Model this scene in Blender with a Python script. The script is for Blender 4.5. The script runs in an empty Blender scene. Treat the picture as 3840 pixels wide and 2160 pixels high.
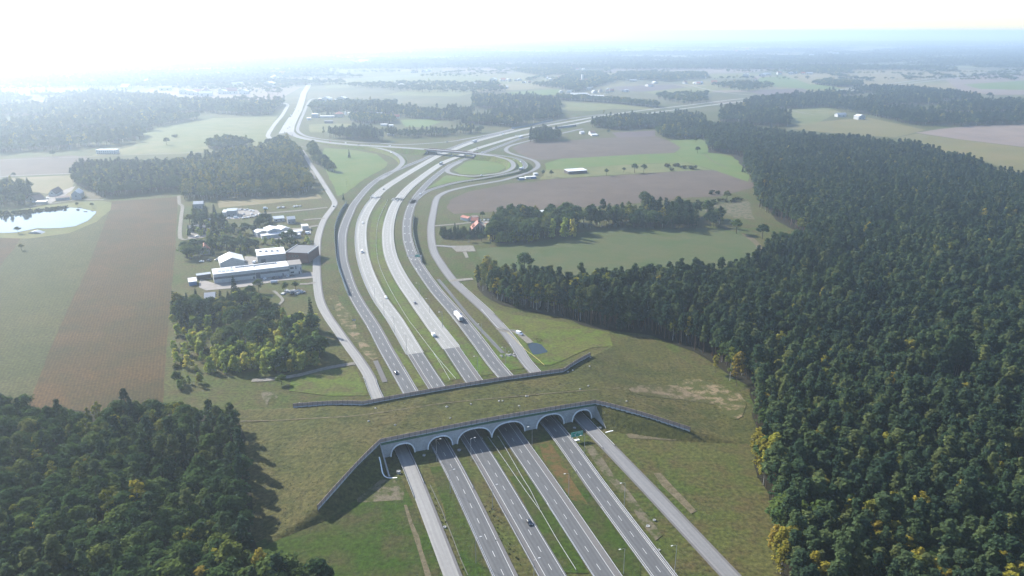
import bpy, bmesh, math, random
import numpy as np
from mathutils import Vector, Matrix
random.seed(7)
rng = np.random.default_rng(7)
C = bpy.context.scene.collection
PI = math.pi

# ------------------------------------------------------------------ camera, sky, sun, exposure
CAM_H = 206.0
FPX = 2900.0                                   # focal length in pixels of the 3840 px wide photograph
PITCH = math.atan((1080 - 115) / FPX)
cam = bpy.data.cameras.new('camera'); cam_o = bpy.data.objects.new('camera', cam); C.objects.link(cam_o)
cam.sensor_width = 36; cam.lens = FPX / 3840 * 36; cam.clip_start = 1; cam.clip_end = 60000
cam_o.location = (0, 0, CAM_H); cam_o.rotation_euler = (PI / 2 - PITCH, 0, 0)
sc = bpy.context.scene; sc.camera = cam_o
SUN_EL, SUN_AZ = math.radians(33.5), math.radians(-53)     # azimuth from +Y, negative = to the left
world = bpy.data.worlds.new('World'); sc.world = world; world.use_nodes = True
wn = world.node_tree.nodes; sky = wn.new('ShaderNodeTexSky'); sky.sky_type = 'NISHITA'; sky.sun_disc = False
sky.sun_elevation = SUN_EL; sky.sun_rotation = SUN_AZ; sky.air_density = 1.0; sky.dust_density = 0.8; sky.altitude = 150
wn['Background'].inputs[1].default_value = 0.1
tint = wn.new('ShaderNodeMix'); tint.data_type = 'RGBA'; tint.blend_type = 'MULTIPLY'; tint.inputs[0].default_value = 1; tint.inputs[7].default_value = (.93, 1.0, 1.14, 1)
world.node_tree.links.new(sky.outputs[0], tint.inputs[6]); world.node_tree.links.new(tint.outputs[2], wn['Background'].inputs[0])
sl = bpy.data.lights.new('sun', 'SUN'); sl.energy = 5.0; sl.angle = math.radians(0.5); sl.color = (1, .955, .87)
so = bpy.data.objects.new('sun', sl); C.objects.link(so)
sd = Vector((math.sin(SUN_AZ) * math.cos(SUN_EL), math.cos(SUN_AZ) * math.cos(SUN_EL), math.sin(SUN_EL)))
so.rotation_euler = sd.to_track_quat('Z', 'Y').to_euler(); so.location = (0, 0, 400)
sc.view_settings.view_transform = 'Standard'; sc.view_settings.look = 'None'
sc.view_settings.gamma = 1; sc.view_settings.use_curve_mapping = False
sc.view_settings.exposure = 1.5
sc.cycles.max_bounces = 6; sc.cycles.diffuse_bounces = 3; sc.cycles.transparent_max_bounces = 6
sc.cycles.volume_bounces = 1; sc.cycles.use_denoising = True

# ------------------------------------------------------------------ survey: photograph pixel -> point on the land
def G(x, y, z=0.0):
    X = (x - 1920) / FPX; Y = (y - 1080) / FPX
    fw = math.cos(PITCH) - Y * math.sin(PITCH); dn = math.sin(PITCH) + Y * math.cos(PITCH)
    t = (CAM_H - z) / dn
    return Vector((X * t, fw * t, z))
def px(p):
    d = p[2] - CAM_H; c = p[1] * math.cos(PITCH) - d * math.sin(PITCH); u = p[1] * math.sin(PITCH) + d * math.cos(PITCH)
    return 1920 + FPX * p[0] / c, 1080 - FPX * u / c
def view(x0, y0, k):
    return lambda x, y, z=0.0: G(x0 + x * k, y0 + y * k, z)
vA = view(0, 0, 1.49068); vC = view(900, 750, .55205); vF = view(600, 650, .34501); vI = view(900, 350, .46584)
vL = view(0, 350, .48525); vM = view(1600, 650, .52407); vN = view(0, 100, .74534); vO = view(1920, 100, .74534)
s1 = view(1400, 1500, .23465); s2 = view(1800, 1800, .23465); s3 = view(1900, 1450, .23465); s4 = view(2240, 1820, .23465); s5 = view(1400, 1820, .23465)
vT2 = view(0, 1440, .49684); vT4 = view(1850, 1180, .15528); vT5 = view(0, 650, .17256); vT6 = view(640, 1050, .27605)
vT7 = view(1850, 230, .31056); vU1 = view(0, 700, .55205); vU2 = view(1500, 900, .069); vU3 = view(1650, 780, .1941)
vU4 = view(2100, 500, .31056); vU5 = view(960, 350, .20963); vU6 = view(2700, 250, .44255); vK4 = view(1640, 1130, .1035)

# ------------------------------------------------------------------ object helpers
def tag(o, label=None, cat=None, group=None, kind=None):
    if label: o['label'] = label
    if cat: o['category'] = cat
    if group: o['group'] = group
    if kind: o['kind'] = kind
    return o
def empty(name, loc=(0, 0, 0), rz=0.0):
    o = bpy.data.objects.new(name, None); C.objects.link(o); o.location = loc; o.rotation_euler = (0, 0, rz); o.empty_display_size = .5
    return o
def link(name, me, parent=None, loc=None, rz=None):
    o = bpy.data.objects.new(name, me); C.objects.link(o)
    if parent: o.parent = parent
    if loc is not None: o.location = loc
    if rz is not None: o.rotation_euler = (0, 0, rz)
    return o
def mesh(name, V, Fc, m, parent=None, loc=None, rz=None, smooth=False):
    me = bpy.data.meshes.new(name); me.from_pydata([tuple(v) for v in V], [], [tuple(f) for f in Fc])
    if smooth: me.polygons.foreach_set('use_smooth', [True] * len(me.polygons))
    if m: me.materials.append(m)
    return link(name, me, parent, loc, rz)
class MB:
    def __init__(s): s.V = []; s.F = []
    def add(s, V, Fc):
        b = len(s.V); s.V += [tuple(v) for v in V]; s.F += [tuple(i + b for i in f) for f in Fc]; return s
    def box(s, x0, x1, y0, y1, z0, z1):
        return s.add([(x0, y0, z0), (x1, y0, z0), (x1, y1, z0), (x0, y1, z0), (x0, y0, z1), (x1, y0, z1), (x1, y1, z1), (x0, y1, z1)],
                     [(0, 3, 2, 1), (4, 5, 6, 7), (0, 1, 5, 4), (1, 2, 6, 5), (2, 3, 7, 6), (3, 0, 4, 7)])
    def cyl(s, a, b, r0, r1=None, n=8, caps=True):
        r1 = r0 if r1 is None else r1; a = Vector(a); b = Vector(b); d = (b - a).normalized()
        q = Vector((1, 0, 0)) if abs(d.x) < .9 else Vector((0, 1, 0)); e = d.cross(q).normalized(); f = d.cross(e)
        V = [];
        for c, r in ((a, r0), (b, r1)):
            for i in range(n):
                t = 2 * PI * i / n; V.append(c + e * (r * math.cos(t)) + f * (r * math.sin(t)))
        Fc = [(i, (i + 1) % n, n + (i + 1) % n, n + i) for i in range(n)]
        if caps: Fc += [tuple(range(n - 1, -1, -1)), tuple(range(n, 2 * n))]
        return s.add(V, Fc)
    def prism(s, prof, y0, y1):                 # profile in x,z extruded along y
        n = len(prof); V = [(x, y0, z) for x, z in prof] + [(x, y1, z) for x, z in prof]
        return s.add(V, [tuple(range(n)), tuple(range(2 * n - 1, n - 1, -1))] + [(i, n + i, n + (i + 1) % n, (i + 1) % n) for i in range(n)])
    def build(s, name, m, parent=None, loc=None, rz=None, smooth=False): return mesh(name, s.V, s.F, m, parent, loc, rz, smooth)
def copy_tree(o, parent=None):
    c = o.copy(); C.objects.link(c)
    if parent is not None: c.parent = parent
    for ch in kids.get(o.name, []): copy_tree(ch, c)
    return c
kids = {}
def note_kids(root):
    for o in list(root.children): kids.setdefault(root.name, []).append(o); note_kids(o)

# ------------------------------------------------------------------ materials
M = {}
def nodes(name):
    m = bpy.data.materials.new(name); m.use_nodes = True; nt = m.node_tree
    return m, nt, nt.nodes, nt.links, nt.nodes['Principled BSDF']
ALB = .56                                      # all surface colours share one calibration against the exposure
def col(c): return (c[0] * ALB, c[1] * ALB, c[2] * ALB, 1)
def noise(N, L, vec, scale, detail=3, rough=.55):
    n = N.new('ShaderNodeTexNoise'); n.inputs['Scale'].default_value = scale; n.inputs['Detail'].default_value = detail
    n.inputs['Roughness'].default_value = rough; L.new(vec, n.inputs['Vector']); return n.outputs['Fac']
def ramp(N, L, fac, stops, tint=True):
    r = N.new('ShaderNodeValToRGB'); el = r.color_ramp.elements
    while len(el) < len(stops): el.new(.5)
    for e, (p, c) in zip(el, stops): e.position = p; e.color = col(c) if tint else (*c, 1)
    L.new(fac, r.inputs[0]); return r.outputs[0]
def mul(N, L, fac, stops): return ramp(N, L, fac, stops, False)
def mixc(N, L, fac, a, b, mode='MIX'):
    x = N.new('ShaderNodeMix'); x.data_type = 'RGBA'; x.blend_type = mode
    for v, s in ((fac, 0), (a, 6), (b, 7)):
        if isinstance(v, (int, float)): x.inputs[s].default_value = v
        elif isinstance(v, tuple): x.inputs[s].default_value = col(v)
        else: L.new(v, x.inputs[s])
    return x.outputs[2]
def land(name, c1, c2, c3=None, big=.012, mid=.09, fine=1.1, stripe=None, bump=.4, amp=.5, rough=.95):
    """soil, crop or grass: three scales of variation, optional working rows (angle, spacing, strength)"""
    m, nt, N, L, B = nodes(name); g = N.new('ShaderNodeNewGeometry').outputs['Position']
    a = ramp(N, L, noise(N, L, g, big, 4), [(.36, c1), (.64, c2)])
    if c3: a = mixc(N, L, mul(N, L, noise(N, L, g, mid, 4, .65), [(.42, (0, 0, 0)), (.66, (.85, .85, .85))]), a, c3)
    f = noise(N, L, g, fine, 3, .7)
    v = mul(N, L, f, [(.28, (1 - amp,) * 3), (.72, (1 + amp,) * 3)])
    a = mixc(N, L, 1.0, a, v, 'MULTIPLY')
    if stripe:
        ang, per, st = stripe
        mp = N.new('ShaderNodeMapping'); mp.inputs['Rotation'].default_value = (0, 0, ang); L.new(g, mp.inputs[0])
        w = N.new('ShaderNodeTexWave'); w.inputs['Scale'].default_value = .31416 / per; w.inputs['Distortion'].default_value = 2.2
        w.inputs['Detail'].default_value = 1; w.inputs['Detail Scale'].default_value = .6
        L.new(mp.outputs[0], w.inputs['Vector'])
        a = mixc(N, L, 1.0, a, mul(N, L, w.outputs['Fac'], [(.2, (1 - st,) * 3), (.8, (1 + st * .6,) * 3)]), 'MULTIPLY')
    L.new(a, B.inputs['Base Color']); B.inputs['Roughness'].default_value = rough; B.inputs['Specular IOR Level'].default_value = .1
    if bump:
        b = N.new('ShaderNodeBump'); b.inputs['Strength'].default_value = bump; b.inputs['Distance'].default_value = .6
        L.new(f, b.inputs['Height']); L.new(b.outputs[0], B.inputs['Normal'])
    M[name] = m; return m
def broken(name, soil, grass, scale, cover):
    m, nt, N, L, B = nodes(name); g = N.new('ShaderNodeNewGeometry').outputs['Position']
    k = mul(N, L, noise(N, L, g, scale, 6, .68), [(cover - .05, (0, 0, 0)), (cover + .06, (1, 1, 1))])
    v = mul(N, L, noise(N, L, g, 1.0, 3, .7), [(.28, (.65,) * 3), (.72, (1.35,) * 3)])
    L.new(mixc(N, L, 1.0, mixc(N, L, k, soil, grass), v, 'MULTIPLY'), B.inputs['Base Color']); B.inputs['Roughness'].default_value = .95; B.inputs['Specular IOR Level'].default_value = .1; M[name] = m
broken('sandy_turf', (.25, .19, .115), (.080, .086, .026), .11, .46)
broken('bank_sand', (.215, .165, .105), (.082, .080, .028), .09, .47)
broken('worn_turf', (.165, .14, .095), (.066, .078, .022), .16, .50)
broken('reed_turf', (.135, .085, .032), (.066, .084, .018), .14, .53)
def plain(name, c, rough=.6, metal=0.0, var=.12, scale=.6, spec=.4):
    m, nt, N, L, B = nodes(name); g = N.new('ShaderNodeNewGeometry').outputs['Position']
    v = ramp(N, L, noise(N, L, g, scale, 4, .6), [(.3, tuple(x * (1 - var) for x in c)), (.7, tuple(min(1, x * (1 + var)) for x in c))])
    L.new(v, B.inputs['Base Color']); B.inputs['Roughness'].default_value = rough; B.inputs['Metallic'].default_value = metal
    B.inputs['Specular IOR Level'].default_value = spec
    M[name] = m; return m
_a, _b = vU1(1110, 1370), vU1(1212, 72); ROWS = math.atan2(_b.x - _a.x, _b.y - _a.y)    # crop rows run up the brown field
land('meadow', (.056, .084, .014), (.096, .096, .028), (.092, .070, .030), mid=.07, fine=.5, amp=.65)
land('lush_grass', (.032, .068, .005), (.052, .076, .010), (.072, .062, .026), mid=.06, fine=.5, amp=.55, bump=.6)
land('verge_grass', (.080, .140, .014), (.125, .138, .028), (.10, .080, .036), mid=.1, fine=.5, amp=.5)
land('mound_grass', (.076, .080, .021), (.108, .090, .033), (.054, .064, .017), big=.022, mid=.07, fine=.5, amp=.62, bump=.8)
land('dry_grass', (.16, .085, .030), (.125, .08, .03), (.09, .07, .025), mid=.2, amp=.4)
land('bare_soil', (.19, .155, .10), (.15, .125, .075), (.085, .08, .035), mid=.3, amp=.3)
land('sand', (.24, .185, .11), (.17, .135, .075), (.10, .085, .035), big=.05, mid=.2, amp=.3)
land('gravel', (.30, .28, .24), (.24, .22, .19), (.18, .17, .14), mid=.4, amp=.25)
land('maize', (.108, .062, .021), (.078, .051, .017), (.055, .048, .015), big=.02, mid=.03, fine=.45, stripe=(ROWS, 2.0, .16), amp=.5)
land('beet', (.074, .078, .024), (.096, .086, .030), (.060, .066, .020), mid=.04, fine=.45, stripe=(ROWS, 2.3, .10), amp=.55)
land('ploughed', (.118, .088, .066), (.142, .108, .080), (.102, .078, .058), big=.008, mid=.03, fine=.5, stripe=(math.radians(88), 7, .10), amp=.16)
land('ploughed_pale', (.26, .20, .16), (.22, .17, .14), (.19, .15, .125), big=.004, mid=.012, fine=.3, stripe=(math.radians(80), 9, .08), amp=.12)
land('ploughed_dark', (.115, .09, .095), (.135, .105, .10), None, amp=.1)
land('stubble', (.26, .205, .115), (.21, .18, .09), (.17, .155, .07), big=.006, mid=.02, fine=.3, amp=.15)
land('winter_crop', (.092, .158, .030), (.118, .165, .038), (.145, .17, .045), big=.008, mid=.03, fine=.5, stripe=(math.radians(86), 5, .08), amp=.14)
land('young_crop', (.070, .105, .034), (.094, .112, .044), (.115, .115, .05), big=.012, mid=.04, fine=.6, stripe=(math.radians(84), 4.5, .14), amp=.16)
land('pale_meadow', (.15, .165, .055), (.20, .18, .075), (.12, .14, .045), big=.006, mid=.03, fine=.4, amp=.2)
land('yellow_meadow', (.20, .165, .065), (.155, .14, .055), (.17, .16, .05), big=.008, mid=.03, fine=.4, stripe=(math.radians(98), 14, .1), amp=.2)
land('farmland', (.10, .10, .045), (.155, .135, .07), (.075, .085, .035), big=.0022, mid=.006, fine=.05, amp=.15)
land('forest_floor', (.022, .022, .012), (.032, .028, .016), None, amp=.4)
def paving(name, c1, c2, track, seam=None):
    """worn paving: wheel tracks along the lanes, long patches, fine grit"""
    m, nt, N, L, B = nodes(name); uvn = N.new('ShaderNodeUVMap'); uvn.uv_map = 'lane'; g = N.new('ShaderNodeNewGeometry').outputs['Position']
    mp = N.new('ShaderNodeMapping'); mp.inputs['Scale'].default_value = (.9, .025, 1); L.new(uvn.outputs[0], mp.inputs[0])
    a = ramp(N, L, noise(N, L, mp.outputs[0], 1.0, 4, .6), [(.36, c1), (.66, c2)])
    w = N.new('ShaderNodeTexWave'); w.inputs['Scale'].default_value = .31416 / 1.85; w.inputs['Distortion'].default_value = .6; w.inputs['Detail Scale'].default_value = .05; L.new(uvn.outputs[0], w.inputs['Vector'])
    a = mixc(N, L, 1.0, a, mul(N, L, w.outputs['Fac'], [(.2, (1 - track,) * 3), (.8, (1 + track,) * 3)]), 'MULTIPLY')
    mp2 = N.new('ShaderNodeMapping'); mp2.inputs['Scale'].default_value = (.27, .018, 1); L.new(uvn.outputs[0], mp2.inputs[0])
    vo = N.new('ShaderNodeTexVoronoi'); vo.feature = 'F1'; vo.inputs['Scale'].default_value = 1.0; L.new(mp2.outputs[0], vo.inputs['Vector'])
    sx = N.new('ShaderNodeSeparateXYZ'); L.new(vo.outputs['Color'], sx.inputs[0]); a = mixc(N, L, 1.0, a, mul(N, L, sx.outputs[0], [(.0, (.93,) * 3), (1, (1.06,) * 3)]), 'MULTIPLY')
    a = mixc(N, L, 1.0, a, mul(N, L, noise(N, L, g, .5, 3, .7), [(.3, (.93,) * 3), (.7, (1.07,) * 3)]), 'MULTIPLY')
    if seam:
        b = N.new('ShaderNodeTexBrick'); b.offset = 0; b.inputs['Scale'].default_value = 1; b.inputs['Brick Width'].default_value = 3.75; b.inputs['Row Height'].default_value = seam; b.inputs['Mortar Size'].default_value = .06
        for q, v in (('Color1', 1), ('Color2', .97), ('Mortar', .8)): b.inputs[q].default_value = (v, v, v, 1)
        L.new(uvn.outputs[0], b.inputs['Vector']); a = mixc(N, L, 1.0, a, b.outputs['Color'], 'MULTIPLY')
    L.new(a, B.inputs['Base Color']); B.inputs['Roughness'].default_value = .82; B.inputs['Specular IOR Level'].default_value = .25; M[name] = m
land('shoulder_asphalt', (.165, .158, .155), (.185, .175, .17), None, big=.02, fine=.6, amp=.08, bump=.05)
paving('asphalt', (.108, .111, .115), (.140, .141, .142), .09); paving('old_asphalt', (.205, .205, .205), (.25, .245, .24), .04); paving('pale_asphalt', (.27, .265, .255), (.33, .32, .30), .04); paving('concrete_road', (.29, .29, .27), (.36, .352, .325), .06, 5.0); paving('slab', (.34, .34, .315), (.41, .40, .375), .0, 5.0)
land('yard', (.33, .30, .27), (.38, .35, .32), (.28, .26, .23), mid=.1, amp=.08, bump=0)
plain('paint_white', (.68, .68, .66), .6, var=.06)
plain('steel', (.66, .67, .68), .45, .3, var=.1)
plain('concrete', (.42, .42, .40), .85, var=.12, scale=.35)
plain('rim_concrete', (1.5, 1.5, 1.46), .7, var=.06)
plain('vault', (.30, .30, .30), .9, var=.15, scale=.2)
plain('coping_green', (.04, .15, .075), .6)
plain('barrier_board', (.50, .37, .30), .8, var=.25, scale=.5)
plain('barrier_plinth', (.62, .63, .62), .8, var=.1)
plain('barrier_post', (.10, .085, .08), .7)
plain('noise_glass', (.16, .24, .30), .2, var=.1, spec=.7)
plain('noise_dark', (.045, .07, .075), .6, var=.2)
plain('white_wall', (.62, .62, .60), .8); plain('white_roof', (.78, .79, .80), .6, var=.04); plain('cream_wall', (.58, .52, .42), .8)
plain('grey_wall', (.36, .37, .38), .7); plain('band_dark', (.10, .115, .14), .5); plain('grey_roof', (.14, .145, .155), .8)
plain('brick', (.17, .075, .058), .85, var=.15, scale=.3); plain('red_roof', (.40, .135, .085), .75); plain('tin_roof', (.42, .45, .48), .45, .2)
plain('brown_roof', (.20, .135, .115), .8); plain('dark_wood', (.09, .075, .07), .8); plain('blue_sheet', (.10, .22, .42), .5); plain('rust_red', (.33, .12, .09), .7)
plain('glass_dark', (.035, .045, .055), .1, var=.1, spec=.8); plain('tyre', (.02, .02, .022), .85); plain('chrome', (.6, .6, .62), .25, .8)
plain('lamp_steel', (.45, .46, .47), .5, .3); plain('lamp_white', (.7, .7, .68), .3, var=.02); plain('tail_red', (.4, .02, .02), .3); plain('plastic_black', (.03, .03, .032), .5)
plain('sign_green', (.01, .42, .28), .45, var=.05); plain('sign_white', (.85, .87, .86), .5, var=.02); plain('sign_blue', (.03, .22, .50), .45, var=.05)
plain('stone', (.55, .52, .46), .9, var=.2, scale=1.5); plain('stone_dark', (.13, .125, .10), .9, var=.3, scale=1.5); plain('bark', (.075, .055, .042), .95, var=.3, scale=1.5); plain('pine_bark', (.15, .085, .055), .95, var=.3)
plain('birch_bark', (.62, .60, .56), .8, var=.15, scale=1.2); plain('yellow_rail', (.62, .52, .16), .6); plain('rubble_grey', (.36, .37, .38), .9, var=.3, scale=1)
plain('bridge_rail', (.30, .16, .14), .6)
def paint():
    m, nt, N, L, B = nodes('car_paint'); oi = N.new('ShaderNodeObjectInfo'); L.new(oi.outputs['Color'], B.inputs['Base Color'])
    B.inputs['Roughness'].default_value = .28; B.inputs['Coat Weight'].default_value = .5; B.inputs['Coat Roughness'].default_value = .08; M['car_paint'] = m
paint()
def block_wall():
    m, nt, N, L, B = nodes('block_wall'); t = N.new('ShaderNodeTexCoord')
    b = N.new('ShaderNodeTexBrick'); b.inputs['Scale'].default_value = 1; b.inputs['Brick Width'].default_value = 1.2; b.inputs['Row Height'].default_value = .45
    b.inputs['Mortar Size'].default_value = .035; b.inputs['Color1'].default_value = (.30, .305, .305, 1); b.inputs['Color2'].default_value = (.36, .365, .36, 1); b.inputs['Mortar'].default_value = (.20, .20, .20, 1)
    sp = N.new('ShaderNodeSeparateXYZ'); cb = N.new('ShaderNodeCombineXYZ'); L.new(t.outputs['Object'], sp.inputs[0])
    L.new(sp.outputs[0], cb.inputs[0]); L.new(sp.outputs[2], cb.inputs[1]); L.new(cb.outputs[0], b.inputs['Vector'])
    g = N.new('ShaderNodeNewGeometry').outputs['Position']
    st = mul(N, L, noise(N, L, g, .12, 5, .7), [(.35, (.78, .78, .76)), (.65, (1.08, 1.08, 1.08))])
    L.new(mixc(N, L, 1.0, b.outputs['Color'], st, 'MULTIPLY'), B.inputs['Base Color']); B.inputs['Roughness'].default_value = .9; M['block_wall'] = m
block_wall()
def water(nm, ior):
    m, nt, N, L, B = nodes(nm); B.inputs['Base Color'].default_value = (.012, .018, .017, 1); B.inputs['Roughness'].default_value = .04; B.inputs['IOR'].default_value = ior
    g = N.new('ShaderNodeNewGeometry').outputs['Position']; b = N.new('ShaderNodeBump'); b.inputs['Strength'].default_value = .05; b.inputs['Distance'].default_value = .05
    L.new(noise(N, L, g, 2.5, 2), b.inputs['Height']); L.new(b.outputs[0], B.inputs['Normal']); M[nm] = m
water('water', 1.5); water('pond_water', 1.26)
def leaf(name, stops, trans=.36):
    """foliage: each tree takes its own tint, clumps vary a little inside it"""
    m, nt, N, L, B = nodes(name); nt.nodes.remove(B); out = nt.nodes['Material Output']
    oi = N.new('ShaderNodeObjectInfo'); c = ramp(N, L, oi.outputs['Random'], stops)
    g = N.new('ShaderNodeNewGeometry').outputs['Position']
    v = mul(N, L, noise(N, L, g, .7, 2, .6), [(.3, (.62,) * 3), (.7, (1.4,) * 3)])
    big = mul(N, L, noise(N, L, g, .018, 3, .6), [(.35, (.8, .82, .9)), (.65, (1.2, 1.18, 1.05))])
    c = mixc(N, L, 1.0, mixc(N, L, 1.0, c, v, 'MULTIPLY'), big, 'MULTIPLY')
    d = N.new('ShaderNodeBsdfDiffuse'); t = N.new('ShaderNodeBsdfTranslucent'); x = N.new('ShaderNodeMixShader'); x.inputs[0].default_value = trans
    L.new(c, d.inputs[0]); L.new(c, t.inputs[0]); L.new(d.outputs[0], x.inputs[1]); L.new(t.outputs[0], x.inputs[2]); L.new(x.outputs[0], out.inputs['Surface'])
    M[name] = m
leaf('pine_needles', [(0, (.034, .064, .040)), (.4, (.054, .090, .048)), (.8, (.090, .128, .056)), (1, (.140, .162, .060))])
leaf('spruce_needles', [(0, (.026, .052, .034)), (.6, (.042, .074, .038)), (1, (.064, .094, .038))])
leaf('oak_leaves', [(0, (.042, .082, .034)), (.5, (.070, .116, .042)), (.9, (.115, .160, .046)), (1, (.17, .18, .046))])
leaf('birch_leaves', [(0, (.13, .165, .038)), (.5, (.23, .245, .048)), (.85, (.32, .30, .05)), (1, (.40, .33, .05))], .4)
leaf('autumn_leaves', [(0, (.25, .235, .045)), (.7, (.30, .255, .045)), (1, (.30, .22, .05))], .4)
leaf('young_leaves', [(0, (.24, .33, .070)), (.5, (.38, .44, .085)), (.85, (.50, .50, .09)), (1, (.62, .52, .09))], .35)
leaf('shrub_leaves', [(0, (.036, .052, .018)), (.6, (.062, .074, .024)), (1, (.10, .09, .035))])

# ------------------------------------------------------------------ land helpers
_lift = [0.0]
def inpoly(P, poly):
    x, y = P[:, 0], P[:, 1]; r = np.zeros(len(P), bool); n = len(poly)
    for i in range(n):
        x1, y1 = poly[i]; x2, y2 = poly[(i + 1) % n]
        if y1 == y2: continue
        r ^= ((y1 > y) != (y2 > y)) & (x < (x2 - x1) * (y - y1) / (y2 - y1) + x1)
    return r
def outline(v, pts, top=0.0):
    """photo outline -> land outline; a third entry 't' marks a point read at tree-top height"""
    return [tuple(v(p[0], p[1], top if len(p) > 2 else 0.0))[:2] for p in pts]
def patch(name, poly, m, wob=0.0, z=None, step=12):
    if z is None: _lift[0] += .0035; z = _lift[0]
    V = []; n = len(poly)
    for i in range(n):
        a = Vector(poly[i]); b = Vector(poly[(i + 1) % n]); k = max(1, int((b - a).length / step)) if wob else 1
        for j in range(k):
            q = a.lerp(b, j / k)
            V.append((q.x + random.uniform(-wob, wob), q.y + random.uniform(-wob, wob), z))
    return tag(mesh(name, V, [range(len(V))], M[m]), kind='structure')
def smooth(P, step=4.0):
    P = [Vector(p) for p in P]; Q = [P[0] * 2 - P[1]] + P + [P[-1] * 2 - P[-2]]; out = []
    for i in range(1, len(Q) - 2):
        p0, p1, p2, p3 = Q[i - 1:i + 3]; k = max(2, int((p2 - p1).length / step))
        for j in range(k):
            t = j / k; out.append(.5 * ((2 * p1) + (p2 - p0) * t + (2 * p0 - 5 * p1 + 4 * p2 - p3) * t * t + (3 * p1 - p0 - 3 * p2 + p3) * t ** 3))
    out.append(P[-1]); return out
def offs(P, d):
    R = []
    for i, p in enumerate(P):
        t = (P[min(i + 1, len(P) - 1)] - P[max(i - 1, 0)]); t.z = 0; t.normalize(); R.append(p + Vector((t.y, -t.x, 0)) * d)   # +d = to the right of travel
    return R
def strip(name, P, d0, d1, m, dz=0.0, parent=None, kind='structure'):
    A = offs(P, d0); B = offs(P, d1); V = [(p.x, p.y, p.z + dz) for p in A] + [(p.x, p.y, p.z + dz) for p in B]; n = len(P)
    o = mesh(name, V, [(i, n + i, n + i + 1, i + 1) for i in range(n - 1)], M[m], parent)
    S = cum(P); uv = o.data.uv_layers.new(name='lane'); k = 0
    for i in range(n - 1):
        for q, e in ((i, d0), (i, d1), (i + 1, d1), (i + 1, d0)): uv.data[k].uv = (e, S[q]); k += 1
    if kind and not parent: o['kind'] = kind
    return o
def cum(P):
    s = [0]
    for a, b in zip(P, P[1:]): s.append(s[-1] + (b - a).length)
    return s
def along(P, S, d):
    d = min(max(d, 0), S[-1] - 1e-3); i = int(np.searchsorted(S, d, 'right')) - 1
    return P[i].lerp(P[i + 1], (d - S[i]) / (S[i + 1] - S[i]))
ROADS = {}
_road_z = [0.31]
def road(key, P, wl, wr, m, name='road', edge=(None, None), dash=None, skirt=None, step=6, sh=None):
    """P from near to far; wl/wr paved width left/right of the axis; edge = offsets of painted edge lines; dash = (offset, stroke, gap, from, to)"""
    P = smooth(P, step); _road_z[0] += .003; z = _road_z[0]
    P = [p + Vector((0, 0, z)) for p in P]; ROADS[key] = P
    o = strip(name, P, -wl, wr, m)
    if sh:
        for a, b in sh: strip('shoulder', P, a, b, 'shoulder_asphalt', .004, o)
    for e in edge:
        if e is not None: strip('edge_line', P, e - .10, e + .10, 'paint_white', .008, o)
    for dsh in (dash if isinstance(dash, list) else [dash] if dash else []):
        off, st, gp, d0, d1 = dsh; S = cum(P); b = MB(); d = d0
        while d < min(d1, S[-1] - st):
            q = [along(P, S, d), along(P, S, d + st)]; A = offs(q, off - .10); B = offs(q, off + .10); q = [A[0], A[1], B[1], B[0]]
            b.add([(v.x, v.y, v.z + .009) for v in q], [(0, 1, 2, 3)]); d += st + gp
        if b.V: b.build('lane_dashes', M['paint_white'], o)
    if skirt:
        w, mm = skirt[:2]; gap = skirt[2:]
        for sg, wd in ((-1, wl), (1, wr)):
            A = offs(P, sg * (wd + 1.5)); B = [offs(P, sg * (wd + 1.5 + max(.2, (p.z - z) * w)))[i] for i, p in enumerate(P)] if False else None
            V = []
            for i, p in enumerate(P):
                t = (P[min(i + 1, len(P) - 1)] - P[max(i - 1, 0)]); t.z = 0; t.normalize(); nn = Vector((t.y, -t.x, 0)) * sg; h = max(0, p.z - z)
                V += [p + nn * (wd - .2) - Vector((0, 0, .05)), p + nn * (wd + 1.2) - Vector((0, 0, .08)), Vector((p.x, p.y, .02)) + nn * (wd + 1.2 + h * w + .3)]
            n = len(P); Fc = []
            for i in range(n - 1):
                for j in range(2):
                    q = (3 * i + j, 3 * i + j + 1, 3 * i + 4 + j, 3 * i + 3 + j)
                    if (P[i].z - z > .3 or P[i + 1].z - z > .3) and not (gap and gap[0] < P[i].x < gap[1]): Fc.append(q if sg > 0 else q[::-1])
            if Fc: tag(mesh('road_embankment', V, Fc, M[mm]), kind='structure')
    return o

# ------------------------------------------------------------------ the land: base sheet, fields, meadows, ponds
tag(mesh('ground', [(-16000, -200, -.02), (16000, -200, -.02), (16000, 2350, -.02), (-16000, 2350, -.02)], [(0, 1, 2, 3)], M['meadow']), kind='structure')
tag(mesh('plain', [(-16000, 2350, -.9), (16000, 2350, -.9), (16000, 32000, -.9), (-16000, 32000, -.9)], [(0, 1, 2, 3)], M['farmland']), kind='structure')
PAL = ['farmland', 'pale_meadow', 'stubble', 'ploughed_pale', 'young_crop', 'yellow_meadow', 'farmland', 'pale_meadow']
_z = -.89
for i in range(220):                                     # the patchwork plain, 2.4 to 13 km away
    d = 2650 + 10500 * random.random() ** 1.6; x = random.uniform(-.72, .72) * d
    if x < .0 and random.random() < .35: continue
    w, h = random.uniform(180, 700) * (1 + d / 9000), random.uniform(120, 420) * (1 + d / 5000); a = random.uniform(-.35, .35)
    q = [(x + cx * w * math.cos(a) - cy * h * math.sin(a), d + cx * w * math.sin(a) + cy * h * math.cos(a)) for cx, cy in ((-.5, -.5), (.5, -.5 + random.uniform(-.1, .1)), (.45, .5), (-.5, .5 + random.uniform(-.2, .1)))]
    _z += .0035; patch('field', q, random.choice(PAL), 0, _z)
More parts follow.
